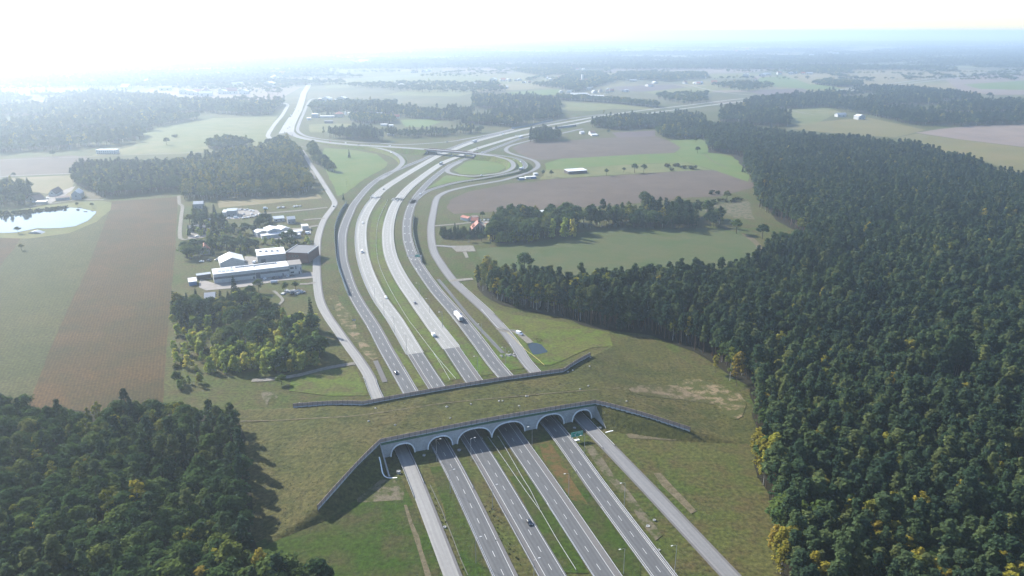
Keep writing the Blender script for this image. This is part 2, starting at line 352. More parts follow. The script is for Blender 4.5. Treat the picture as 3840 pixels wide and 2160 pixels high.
FIELDS = [
 ('field', vU1, [(765, 100), (1210, 70), (1190, 440), (1160, 760), (1112, 1375), (1100, 1560), (190, 1560), (205, 1440), (310, 1180), (430, 900), (600, 540), (690, 300), (735, 190)], 'maize', .4),
 ('field', vU1, [(-300, 420), (60, 400), (120, 380), (200, 335), (420, 287), (640, 215), (735, 190), (690, 300), (600, 540), (430, 900), (310, 1180), (205, 1440), (190, 1560), (-300, 1560)], 'beet', .4),
 ('field', vU1, [(-300, 335), (0, 335), (140, 350), (95, 420), (0, 540), (-300, 700)], 'maize', .5),
 ('meadow_bank', vT5, [(-500, 900), (0, 870), (1000, 690), (2200, 590), (2420, 640), (2400, 800), (2100, 1050), (1500, 1300), (600, 1420), (-500, 1390)], 'pale_meadow', .5),
 ('field', vL, [(-200, 520), (560, 480), (700, 500), (560, 622), (-200, 655)], 'ploughed', 1),
 ('field', vL, [(-200, 665), (570, 632), (560, 800), (250, 760), (-200, 720)], 'stubble', 1),
 ('grassland', vL, [(700, 482), (1040, 405), (1060, 312), (1200, 272), (1650, 192), (2150, 178), (2060, 335), (2090, 405), (1950, 432), (1400, 470)], 'pale_meadow', 2),
 ('field', vF, [(620, 300), (1500, 235), (1720, 225), (1760, 270), (1150, 330), (640, 375)], 'stubble', .5),
 ('grassland', vC, [(560, 610), (700, 500), (660, 640), (720, 800), (900, 1010), (860, 1060), (700, 830), (580, 690)], 'mound_grass', .5),
 ('bare_strip', vC, [(615, 665), (680, 690), (745, 770), (830, 930), (945, 1065), (890, 1090), (790, 960), (700, 850)], 'sandy_turf', 1.2),
 ('field', vM, [(175, 185), (300, 132), (600, 72), (760, 62), (900, 42), (1500, 8), (1900, -22), (2080, -22), (2330, 62), (2425, 95), (2300, 112), (2100, 165), (1900, 172), (1500, 215), (1000, 250), (600, 268), (200, 290), (140, 250)], 'ploughed', .6),
 ('field', vT7, [(230, 1045), (300, 1010), (450, 970), (830, 965), (1200, 930), (1960, 905), (2150, 975), (2275, 1040), (2180, 1105), (1500, 1140), (600, 1190), (480, 1180), (300, 1110)], 'ploughed', .6),
 ('field', vT7, [(1430, 860), (1950, 835), (1960, 905), (1500, 920)], 'ploughed_dark', .6),
 ('field', vU4, [(-180, 365), (0, 308), (900, 258), (1390, 236), (1545, 352), (1250, 357), (800, 377), (0, 432), (-170, 442)], 'winter_crop', .6),
 ('rough_grass', vU4, [(-170, 445), (0, 434), (800, 379), (1540, 352), (1820, 440), (1200, 470), (0, 540), (-250, 560)], 'pale_meadow', 1),
 ('grassland', vU4, [(1320, 90), (1700, 60), (1800, 90), (1790, 220), (2190, 300), (2300, 450), (2275, 585), (1900, 458), (1550, 352), (1390, 236), (1460, 170)], 'winter_crop', 1),
 ('field', vM, [(360, 545), (760, 500), (1100, 425), (1500, 385), (2100, 395), (2250, 430), (2430, 560), (2455, 615), (2200, 720), (1500, 780), (800, 760), (480, 700), (390, 620)], 'young_crop', .8),
 ('bare_strip', vM, [(2250, 432), (2330, 455), (2470, 590), (2455, 620), (2400, 600), (2340, 500)], 'bare_soil', .6),
 ('rough_grass', vM, [(1980, 270), (2050, 232), (2300, 190), (2340, 330), (2220, 320), (2100, 280)], 'worn_turf', 1.5),
 ('field', vU6, [(560, 520), (800, 470), (1250, 430), (1740, 535), (1480, 602), (1200, 582), (800, 548)], 'yellow_meadow', 1),
 ('grassland', vU6, [(440, 375), (900, 348), (1060, 395), (960, 410), (820, 480), (680, 500), (560, 470)], 'pale_meadow', 1),
 ('field', vU6, [(1660, 560), (1850, 530), (2200, 495), (2576, 488), (2900, 488), (2900, 725), (2576, 682), (2000, 612)], 'ploughed_pale', 1),
 ('grassland', vU6, [(1490, 604), (1670, 568), (2000, 614), (2576, 685), (2900, 728), (2900, 930), (2490, 890), (2240, 800), (1550, 715)], 'yellow_meadow', 1),
 ('field', vU6, [(1900, 105), (2576, 48), (2700, 40), (2700, 235), (2350, 238), (2050, 215)], 'ploughed_pale', 1),
 ('field', vU6, [(2060, 150), (2576, 118), (2700, 130), (2700, 200), (2200, 190)], 'winter_crop', 1),
 ('field', vU6, [(520, 72), (900, 58), (1290, 8), (2200, 28), (2350, 36), (1400, 148), (1200, 162), (770, 112)], 'stubble', 1),
 ('field', vU6, [(340, 92), (520, 80), (760, 112), (1035, 192), (750, 192), (300, 152)], 'winter_crop', 1),
 ('field', vU6, [(205, 205), (700, 182), (745, 207), (460, 242), (380, 242)], 'ploughed_dark', 1),
 ('field', vT7, [(1430, 310), (1780, 290), (2160, 280), (2390, 325), (1800, 365), (1500, 352)], 'ploughed_dark', 1),
 ('field', vT7, [(165, 372), (800, 335), (790, 402), (250, 432)], 'winter_crop', 1),
 ('field', vT7, [(-200, 262), (500, 288), (740, 300), (640, 322), (170, 352), (-200, 372)], 'stubble', 1),
 ('field', vT7, [(1800, 370), (2576, 290), (2800, 290), (2576, 400), (1980, 402)], 'pale_meadow', 1),
 ('field', vT7, [(810, 490), (1500, 522), (1980, 580), (1900, 592), (1450, 572), (1200, 602), (780, 592)], 'pale_meadow', 1),
 ('field', vT7, [(1500, 400), (1900, 385), (1990, 470), (1700, 460), (1480, 440)], 'farmland', 1),
 ('field', vO, [(170, 160), (280, 140), (720, 150), (700, 170), (170, 176)], 'winter_crop', 2),
 ('field', vO, [(740, 160), (900, 145), (1480, 165), (1100, 186), (870, 182)], 'pale_meadow', 2),
 ('field', vO, [(500, 215), (900, 200), (1440, 205), (1200, 230), (780, 242)], 'ploughed_pale', 2),
 ('field', vO, [(-40, 180), (200, 195), (210, 212), (-40, 216)], 'ploughed_pale', 2),
 ('field', vO, [(1340, 235), (1720, 205), (2200, 222), (2420, 215), (1800, 290), (1500, 290)], 'stubble', 2),
 ('field', vO, [(2200, 105), (2500, 100), (2700, 110), (2700, 128), (2300, 130)], 'ploughed_pale', 2),
 ('field', vN, [(510, 232), (700, 213), (1040, 238), (800, 256)], 'pale_meadow', 2),
 ('field', vN, [(1360, 178), (1540, 184), (1530, 216), (1370, 216)], 'ploughed_pale', 2),
 ('field', vN, [(1700, 285), (1800, 258), (2200, 232), (2576, 262), (2576, 285), (1900, 300)], 'pale_meadow', 2),
 ('field', vN, [(2200, 190), (2330, 170), (2576, 180), (2576, 235), (2230, 225)], 'ploughed_pale', 2),
 ('field', vN, [(-60, 480), (130, 478), (150, 492), (-60, 500)], 'winter_crop', 1),
 ('field', vU5, [(940, 560), (1300, 540), (1700, 545), (1650, 600), (1200, 700), (960, 700)], 'pale_meadow', 1),
 ('field', vI, [(1290, 215), (1500, 205), (1620, 230), (1500, 275), (1330, 270)], 'winter_crop', 1),
 ('grassland', vI, [(680, 440), (900, 455), (1100, 490), (1190, 560), (1170, 600), (1000, 690), (860, 800), (790, 830), (700, 640), (640, 530)], 'winter_crop', 1),
 ('grassland', vI, [(1720, 620), (1820, 550), (1950, 525), (2080, 550), (2150, 590), (2080, 635), (1900, 655), (1780, 650)], 'winter_crop', 1),
 ('grassland', vI, [(1500, 770), (1660, 660), (1850, 680), (1900, 685), (1700, 715)], 'winter_crop', 1),
 # close to the crossing
 ('lush_verge', vA, [(640, 1500), (640, 1370), (800, 1285), (960, 1190), (1010, 1200), (1150, 1500)], 'lush_grass', 1),
 ('lush_verge', s5, [(900, -300), (1250, -300), (1950, 1500), (1480, 1500)], 'lush_grass', .6),
 ('lush_verge', s2, [(470, -60), (840, -60), (1760, 1500), (1300, 1500)], 'lush_grass', .5),
 ('lush_verge', s2, [(1250, 60), (1640, 60), (2557, 1330), (2557, 1700), (2230, 1500)], 'lush_grass', .5),
 ('reed_strip', s3, [(500, 900), (650, 880), (950, 1250), (1060, 1470), (1300, 1900), (1050, 1800), (800, 1450), (600, 1150)], 'reed_turf', 1.2),
 ('reed_strip', s3, [(1250, 950), (1370, 960), (1750, 1449), (2500, 2400), (2380, 2450), (1600, 1449)], 'worn_turf', .9),
 ('bare_patch', s5, [(-330, 60), (-150, -100), (250, -150), (480, 90), (510, 210), (300, 250), (-50, 300), (-300, 260)], 'worn_turf', 1.6),
 ('dirt_track', s5, [(480, 320), (545, 318), (640, 620), (730, 820), (800, 1060), (920, 1449), (960, 1600), (860, 1600), (830, 1449), (700, 1000), (560, 600)], 'bare_soil', .3),
 ('dirt_track', s4, [(1020, 0), (900, -190), (1010, -200), (1190, 0), (1595, 420), (1500, 465), (1270, 230)], 'bare_soil', .3),
 ('dirt_track', s3, [(1900, 770), (2000, 740), (2560, 765), (3100, 800), (3100, 880), (2560, 860), (1960, 825)], 'bare_soil', .3),
 ('lush_verge', vC, [(1035, 1000), (1120, 1060), (1260, 1250), (1190, 1275), (1090, 1120)], 'verge_grass', .4),
 ('lush_verge', vC, [(1260, 1035), (1360, 1010), (1500, 1215), (1390, 1240)], 'verge_grass', .3),
 ('lush_verge', vC, [(1480, 1005), (1330, 800), (1400, 790), (1720, 1180), (1620, 1200)], 'verge_grass', .3),
 ('lush_verge', vC, [(1640, 940), (1560, 840), (1600, 830), (1850, 1060), (1940, 1145), (1820, 1160)], 'verge_grass', .3),
 ('lush_verge', vC, [(350, 1225), (560, 1160), (780, 1135), (850, 1260), (870, 1330), (600, 1330), (330, 1300)], 'verge_grass', .5),
 ('rough_grass', vC, [(1510, 580), (1600, 690), (1850, 780), (2200, 830), (2500, 900), (2536, 1000), (2400, 1000), (2100, 1130), (1990, 1100), (1800, 900), (1640, 740)], 'verge_grass', .6),
 ('median_grass', vC, [(890, 400), (880, 250), (900, 100), (985, 0), (1010, 20), (975, 140), (965, 260), (980, 390), (1040, 540), (1140, 700), (1240, 840), (1370, 1010), (1255, 1030), (1110, 800), (1005, 650), (935, 500)], 'verge_grass', .2),
 ('yard', vF, [(590, 1195), (1410, 1100), (1660, 1075), (1660, 1140), (1300, 1170), (1140, 1200), (850, 1245), (500, 1275), (420, 1240), (440, 1150)], 'yard', .3),
 ('yard', vF, [(920, 905), (1050, 905), (1060, 985), (1030, 1000), (920, 1000)], 'yard', .2),
 ('yard', vF, [(640, 480), (870, 380), (1050, 400), (1110, 450), (880, 480), (860, 500), (700, 500)], 'yard', .4),
 ('yard', vF, [(1000, 690), (1420, 600), (1640, 590), (1640, 660), (1300, 720)], 'yard', .3),
 ('yard', vF, [(370, 580), (480, 550), (640, 570), (560, 620), (560, 690), (300, 710)], 'yard', .4),
 ('yard', vT5, [(1000, 500), (1240, 430), (1560, 300), (1640, 280), (1560, 380), (1330, 530), (1100, 660), (1000, 640)], 'yard', .4),
 ('yard', vT5, [(1780, 400), (2180, 420), (2260, 540), (2000, 570)], 'bare_soil', .4),
 ('yard', vU3, [(700, 250), (1050, 270), (1040, 300), (860, 310), (860, 420), (800, 420), (760, 300)], 'yard', .2),
 ('parking_slab', vU3, [(200, 735), (640, 728), (690, 840), (320, 850), (250, 790)], 'gravel', 0),
 ('parking_slab', vU3, [(440, 855), (510, 850), (555, 960), (495, 965)], 'gravel', 0),
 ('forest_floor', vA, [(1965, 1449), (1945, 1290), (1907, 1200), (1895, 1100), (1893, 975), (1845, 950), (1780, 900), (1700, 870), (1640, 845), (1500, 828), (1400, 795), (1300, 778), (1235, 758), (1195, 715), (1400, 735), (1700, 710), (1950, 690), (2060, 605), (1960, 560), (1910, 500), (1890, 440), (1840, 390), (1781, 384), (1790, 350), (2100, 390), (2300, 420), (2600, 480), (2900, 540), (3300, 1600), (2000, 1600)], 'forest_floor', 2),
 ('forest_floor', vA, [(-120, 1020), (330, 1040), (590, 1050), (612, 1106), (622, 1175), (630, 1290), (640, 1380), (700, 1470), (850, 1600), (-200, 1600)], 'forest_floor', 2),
]
for nm, v, pts, m, w in FIELDS: patch(nm, outline(v, pts), m, w)
pond_big = patch('pond', outline(vT5, [(-300, 960), (250, 905), (900, 815), (1400, 745), (1750, 765), (2090, 835), (2070, 885), (1900, 1040), (1650, 1150), (1350, 1190), (980, 1200), (820, 1195), (600, 1240), (350, 1290), (100, 1300), (-300, 1290)]), 'water', .4)
pond_small = patch('pond', outline(vT4, [(820, 720), (930, 690), (1060, 690), (1170, 740), (1310, 890), (1290, 920), (1060, 970), (960, 970), (900, 880)]), 'pond_water', .15, step=4)

# ------------------------------------------------------------------ roads, from near to far
def ext(a, b, k): a = Vector(a); return a + (a - Vector(b)).normalized() * k
def mouth(P, k=60): return [ext(P[0], P[1], k)] + P
R1 = mouth([s5(1245, 1449), s5(690, 0), s1(478, 868)]) + [vC(*p) for p in [(910, 1300), (875, 1205), (800, 1085), (730, 990), (660, 890), (590, 790), (545, 700), (525, 600), (518, 480), (520, 350), (530, 250), (562, 150), (600, 90)]] + [vI(*p) for p in [(752, 912), (760, 880), (738, 838), (690, 760), (630, 665), (580, 592), (545, 537), (515, 487), (465, 433), (400, 407)]]
road('R1', R1, 3.1, 3.1, 'pale_asphalt', sh=[(3.0, 4.2)])
R2 = mouth([s5(2085, 1449), s5(1400, 0), s1(1080, 765)]) + [vC(*p) for p in [(1135, 1272), (1065, 1150), (990, 1020), (905, 862), (812, 715), (752, 600), (713, 480), (694, 400), (690, 280), (704, 190), (742, 95), (785, 15)]] + [vI(*p) for p in [(1050, 740), (1180, 652), (1330, 590), (1450, 542), (1540, 502), (1640, 462), (1760, 420), (1850, 387), (2000, 345), (2180, 297)]] + [vT7(*p) for p in [(250, 812), (700, 735), (1000, 680), (1350, 640)]]
road('R2', R2, 4.7, 5.4, 'asphalt', edge=(-3.7, 3.7), dash=(0, 4, 8, 0, 480), sh=[(-4.7, -3.9), (3.95, 5.4)])
R3n = mouth([s2(1147, 1449), s2(302, 0), s1(1642, 690)]) + [vC(1328, 1242), vC(1200, 1044)]
R3f = [vC(*p) for p in [(1200, 1044), (1065, 820), (953, 660), (882, 515), (843, 390), (827, 255), (840, 140), (885, 45), (935, -20)]] + [vI(*p) for p in [(1090, 845), (1157, 775), (1300, 680), (1450, 590), (1590, 510), (1700, 465), (1890, 392), (2113, 332), (2300, 287)]] + [vT7(*p) for p in [(640, 778), (1000, 716), (1300, 662)]] + [vO(*p) for p in [(640, 424), (900, 394), (1130, 366), (1290, 355), (1430, 344), (1700, 312), (2000, 275), (2300, 240), (2600, 203)]]
road('R3n', R3n, 6.6, 4.5, 'asphalt', edge=(-3.75, 3.75), dash=(0, 4, 8, 0, 400), sh=[(-6.6, -3.95)])
road('R3f', R3f, 7.3, 5.0, 'concrete_road', edge=(-3.75, 3.75), dash=(0, 4, 8, 0, 600), step=9)
R4n = mouth([s2(1925, 1449), s2(1065, 147), s1(2185, 575)]) + [vC(1555, 1203), vC(1425, 1010)]
R4f = [vC(*p) for p in [(1425, 1010), (1300, 845), (1190, 690), (1085, 535), (1018, 390), (997, 255), (1008, 145), (1040, 50), (1075, -10)]] + [vI(*p) for p in [(1264, 862), (1350, 765), (1480, 660), (1618, 567), (1750, 510), (1900, 447), (2050, 400), (2220, 350), (2400, 312)]] + [vT7(*p) for p in [(700, 812), (1000, 755), (1300, 695)]] + [vO(*p) for p in [(640, 442), (900, 408), (1130, 379), (1290, 367), (1430, 355), (1720, 320), (2000, 286), (2300, 250), (2600, 213)]]
road('R4n', R4n, 4.5, 6.6, 'asphalt', edge=(-3.75, 3.75), dash=(0, 4, 8, 0, 400), sh=[(3.95, 6.6)])
road('R4f', R4f, 5.0, 7.3, 'concrete_road', edge=(-3.75, 3.75), dash=(0, 4, 8, 0, 600), step=9)
R5 = mouth([s4(1010, 1400), s4(40, 103), s3(735, 650)]) + [vC(*p) for p in [(1768, 1165), (1615, 965), (1470, 780), (1335, 625), (1228, 475), (1168, 370), (1135, 255), (1135, 145), (1158, 55), (1190, -10)]] + [vI(*p) for p in [(1380, 890), (1440, 805), (1525, 712), (1620, 632), (1700, 577), (1800, 535), (1900, 500), (2000, 462), (2130, 412), (2250, 368), (2400, 332)]] + [vT7(*p) for p in [(600, 850), (1000, 775)]]
road('R5', R5, 5.0, 5.4, 'asphalt', edge=(-3.75, 3.75), dash=(0, 4, 8, 0, 560), sh=[(-5.0, -3.95), (3.95, 5.4)])
R6 = mouth([s4(2120, 1449), s4(760, 0), s3(1195, 530)]) + [vC(*p) for p in [(1975, 1140), (1880, 1000), (1790, 885), (1680, 765), (1560, 655), (1445, 545), (1355, 420), (1310, 330), (1297, 200), (1312, 90), (1335, -5)]] + [vI(*p) for p in [(1625, 812), (1700, 782), (1850, 747), (2000, 722), (2130, 697), (2280, 652), (2375, 612), (2400, 580), (2370, 545), (2290, 517), (2200, 492), (2150, 470), (2143, 447), (2175, 424), (2250, 402), (2330, 382)]] + [vT7(*p) for p in [(600, 918), (820, 872), (950, 842), (1080, 815)]]
road('R6', R6, 3.2, 3.2, 'old_asphalt', sh=[(-4.2, -3.1), (3.1, 4.2)])
# interchange
BR = [vU5(600, 640), vU5(625, 700), vU5(710, 762), vU5(900, 815, 1)] + [vI(*p) for p in [(700, 395, 2), (900, 415, 3.5), (1100, 426, 5), (1288, 437, 6.5), (1500, 452, 7.2), (1700, 468, 7.2), (1900, 487, 7.2), (2050, 503, 6.5)]]
road('BR', BR, 7.5, 7.5, 'old_asphalt', skirt=(1.7, 'verge_grass', vI(1500, 452, 7.2).x, vI(1905, 488, 7.2).x))
LOOP = [vI(*p) for p in [(2050, 506, 6.5), (2160, 535, 5.5), (2200, 572, 4.5), (2185, 608, 3.5), (2110, 640, 2.5), (2000, 658, 1.5), (1880, 668, 1), (1780, 662, .4), (1695, 645), (1668, 622), (1700, 592), (1780, 550)]]
road('LOOP', LOOP, 3.6, 3.6, 'old_asphalt', skirt=(1.7, 'verge_grass'))
OUT = [vI(*p) for p in [(2040, 496, 6.5), (2200, 518, 6), (2268, 546, 5), (2296, 585, 4), (2258, 617, 3), (2130, 651, 2), (1950, 686, 1), (1750, 718, .4), (1570, 766), (1480, 805), (1410, 860)]]
road('OUT', OUT, 3.8, 3.8, 'asphalt', edge=(-3.2, 3.2), skirt=(1.7, 'verge_grass'))
LR = [vI(*p) for p in [(800, 405, 2.8), (950, 417, 3.6), (1080, 436, 4.2), (1200, 465, 4), (1268, 498, 3), (1306, 540, 1.6), (1298, 577, .6), (1240, 625), (1130, 695)]]
road('LR', LR, 3.8, 3.8, 'old_asphalt', skirt=(1.7, 'verge_grass'))
UR = [vU5(1070, 90), vU5(985, 112), vU5(930, 180), vU5(850, 360), vU5(772, 540), vU5(742, 640), vU5(775, 702), vU5(900, 770), vU5(1100, 810), vU5(1350, 840), vU5(1600, 862), vU5(1900, 885), vU5(2200, 893)] + [vI(*p) for p in [(1288, 414), (1500, 405), (1700, 388), (1850, 362), (2000, 333), (2190, 290)]]
road('UR', UR, 3.6, 3.6, 'old_asphalt')
NR = [vU5(600, 700), vU5(625, 580), vU5(690, 440), vU5(762, 300), vU5(822, 130), vU5(850, 30)] + [vN(*p) for p in [(1532, 330), (1562, 280), (1583, 235)]]
road('NR', NR, 10, 9, 'concrete_road', step=20)
road('NL', [vU5(450, 720), vU5(540, 560), vU5(625, 430)], 5, 5, 'concrete_road', step=20)
road('NS', [vU5(285, 825), vU5(215, 770), vU5(250, 680), vU5(345, 540), vU5(460, 405), vU5(530, 290), vU5(572, 212), vU5(540, 186), vU5(460, 170)], 4.5, 4.5, 'concrete_road', step=20)
road('XR', [vO(*p) for p in [(860, 285), (1000, 320), (1150, 340), (1320, 350), (1500, 352)]], 4, 4, 'concrete_road', step=20)
for v, pts, w, m in [
    (vC, [(780, 1112), (600, 1142), (400, 1192), (220, 1220), (80, 1228)], 2.2, 'gravel'), (vF, [(1820, 372), (1560, 402), (1100, 442), (880, 472)], 3, 'gravel'),
    (vF, [(1790, 490), (1630, 502), (1560, 512)], 2.5, 'gravel'), (vF, [(1720, 570), (1610, 585)], 3, 'gravel'), (vF, [(1690, 1190), (1600, 1205), (1520, 1205)], 2, 'gravel'),
    (vF, [(205, 245), (212, 335), (245, 360), (228, 500), (222, 708), (330, 712), (560, 690)], 2, 'gravel'), (vM, [(55, 378), (200, 366), (330, 352), (420, 350)], 2.4, 'gravel'),
    (vM, [(60, 520), (120, 522), (200, 530)], 2.5, 'old_asphalt'), (vM, [(160, 770), (240, 765), (330, 757)], 3, 'gravel'), (vT4, [(110, 330), (300, 405), (540, 410), (690, 510), (860, 660), (900, 690)], 2.6, 'gravel'),
    (vC, [(1345, 540), (1430, 640), (1560, 800), (1680, 930), (1785, 1042)], 1.4, 'asphalt'), (vC, [(920, 1095), (950, 1160), (985, 1240)], 1.6, 'shoulder_asphalt'),
    (vT5, [(640, 725), (1100, 660), (1700, 580), (2260, 575)], 2.2, 'gravel'), (vL, [(-50, 655), (140, 637), (570, 620)], 3, 'gravel'), (vL, [(-50, 520), (700, 490), (1400, 462), (2060, 432)], 1.6, 'gravel'),
    (vI, [(520, 585), (580, 640), (600, 690)], 2.5, 'gravel'), (vI, [(470, 690), (540, 695), (605, 685)], 2.5, 'gravel'), (vI, [(395, 430), (470, 436), (510, 430)], 2, 'gravel'),
    (vU6, [(570, 362), (680, 388), (800, 410)], 2.5, 'gravel'), (vT6, [(1400, 150), (1500, 240), (1520, 290), (1460, 350)], 1.2, 'gravel'),
    (vT7, [(1750, 280), (1890, 305)], 4, 'gravel'), (vT7, [(2140, 270), (2400, 322)], 4, 'gravel'), (vT7, [(1060, 280), (1110, 330)], 4, 'gravel'), (vU4, [(1750, 260), (1850, 340), (2000, 410)], 1.2, 'bare_soil')]:
    road('track', [v(*p) for p in pts], w, w, m, name='track')

# ------------------------------------------------------------------ the wildlife crossing: earth bank, portal walls, tunnels
O0 = G(1468, 1711); E1 = (G(2215.6, 1568.5) - O0).normalized(); E2 = Vector((-E1.y, E1.x, 0)); RZ = math.atan2(E1.y, E1.x)
def W(u, v, z=0): return O0 + E1 * u + E2 * v + Vector((0, 0, z))
def UV(p): d = Vector((p[0], p[1], 0)) - O0; return d.dot(E1), d.dot(E2)
VF = 46.0; U0, U1 = -5.0, 115.5
def plateau(u):
    if u < U0: t = max(0, min(1, (u + 68) / (U0 + 68)))
    elif u > U1: t = max(0, min(1, (178 - u) / (178 - U1)))
    else: return 8.2 + 1.0 * math.sin(PI * (u - U0) / (U1 - U0))
    return 8.2 * (t * t * (3 - 2 * t)) ** .8
FOOT = [(-90, -66), (-42, -39.5), (U0, 0), (U1, 0), (153, -38), (214, -84), (214, 120), (147, 69), (117.5, VF), (U0, VF), (-41.4, 65.8), (-90, 96)]
def seg_d(p, a, b):
    ax, ay = a; bx, by = b; dx, dy = bx - ax, by - ay; t = max(0, min(1, ((p[0] - ax) * dx + (p[1] - ay) * dy) / (dx * dx + dy * dy)))
    return math.hypot(p[0] - ax - t * dx, p[1] - ay - t * dy)
def inside(p):
    r = False; n = len(FOOT)
    for i in range(n):
        (x1, y1), (x2, y2) = FOOT[i], FOOT[(i + 1) % n]
        if (y1 > p[1]) != (y2 > p[1]) and p[0] < (x2 - x1) * (p[1] - y1) / (y2 - y1) + x1: r = not r
    return r
def bank_z(u, v):
    z = plateau(u)
    if not inside((u, v)):
        z -= min(seg_d((u, v), FOOT[i], FOOT[(i + 1) % len(FOOT)]) for i in range(len(FOOT))) / 1.25
    w = Vector((u * .06, v * .06, 0))
    from mathutils import noise as mn
    if z > 0: z += (mn.noise(w) * .35 + mn.noise(w * 5) * .10) * min(1, z / 3)
    return z
us = [-92 + 2 * i for i in range(43)] + [U0]; us = [u for u in us if u < U0] + [U0] + [U0 + (U1 - U0) * i / 56 for i in range(1, 57)] + [U1 + 2 * i for i in range(1, 47)]
vs = [-64 + 2 * i for i in range(32)] + [VF * i / 26 for i in range(27)] + [VF + 2 * i for i in range(1, 28)]
V = []; Fc = []; zz = {}
for i, u in enumerate(us):
    for j, v in enumerate(vs):
        z = bank_z(u, v); zz[i, j] = z; p = W(u, v, max(z, -.3)); V.append(p)
nv = len(vs)
for i in range(len(us) - 1):
    for j in range(nv - 1):
        if max(zz[i, j], zz[i + 1, j], zz[i, j + 1], zz[i + 1, j + 1]) < -.2: continue
        vc = (vs[j] + vs[j + 1]) / 2; uc = (us[i] + us[i + 1]) / 2
        if U0 - .01 < uc < U1 + .01 and (vc < 0 or vc > VF): continue
        Fc.append((i * nv + j, (i + 1) * nv + j, (i + 1) * nv + j + 1, i * nv + j + 1))
tag(mesh('earth_bank', V, Fc, M['mound_grass'], smooth=True), kind='structure')
def on_bank(v, x, y, lift=0.0):
    p = v(x, y, 0)
    for k in range(12):
        u, w = UV(p); z = max(0, bank_z(u, w)) if -92 < u < 207 and -64 < w < 100 else 0
        p = v(x, y, z)
    p.z = z + lift; return p
def bank_patch(name, v, pts, m, n=6, wob=.3, lift=.2):
    """patch that follows the bank: fan of rings about its middle"""
    c = (sum(p[0] for p in pts) / len(pts), sum(p[1] for p in pts) / len(pts)); dense = []
    for i in range(len(pts)):
        a, b = pts[i], pts[(i + 1) % len(pts)]
        z0, z3 = pts[i - 1], pts[(i + 2) % len(pts)]
        for j in range(4):
            t = j / 4; dense.append(tuple(.5 * (2 * a[q] + (b[q] - z0[q]) * t + (2 * z0[q] - 5 * a[q] + 4 * b[q] - z3[q]) * t * t + (3 * a[q] - z0[q] - 3 * b[q] + z3[q]) * t ** 3) for q in (0, 1)))
    V = []; k = len(dense)
    for r in range(1, n + 1):
        for q in dense:
            t = (r if r < n else r - wob * random.random()) / n; V.append(on_bank(v, c[0] + (q[0] - c[0]) * t, c[1] + (q[1] - c[1]) * t, lift))
    V.append(on_bank(v, c[0], c[1], lift)); Fc = [((r - 1) * k + i, (r - 1) * k + (i + 1) % k, r * k + (i + 1) % k, r * k + i) for r in range(1, n) for i in range(k)]
    Fc += [(len(V) - 1, (i + 1) % k, i) for i in range(k)]
    return tag(mesh(name, V, [f[::-1] for f in Fc], M[m], smooth=True), kind='structure')
bank_patch('sandy_patch', vA, [(1580, 975), (1660, 968), (1800, 975), (1850, 1000), (1820, 1020), (1740, 1010), (1650, 1000), (1590, 990)], 'bank_sand', 8, .6)
bank_patch('sandy_patch', vA, [(1700, 960), (1760, 955), (1860, 990), (1880, 1030), (1850, 1060), (1790, 1010), (1730, 985)], 'sandy_turf', 8, .6, .26)
bank_patch('wet_patch', vA, [(655, 990), (675, 985), (700, 998), (692, 1005), (678, 1005), (672, 1020), (664, 1010)], 'worn_turf', 5, .5)
tp = [on_bank(vA, x, y, .12) for x, y in [(605, 1060), (690, 1058), (780, 1053), (860, 1049), (930, 1042), (1010, 1030), (1090, 1018), (1180, 1008), (1270, 1000), (1380, 990), (1480, 982), (1560, 976)]]
strip('foot_path', smooth(tp, 3), -.45, .45, 'bare_soil', .03)

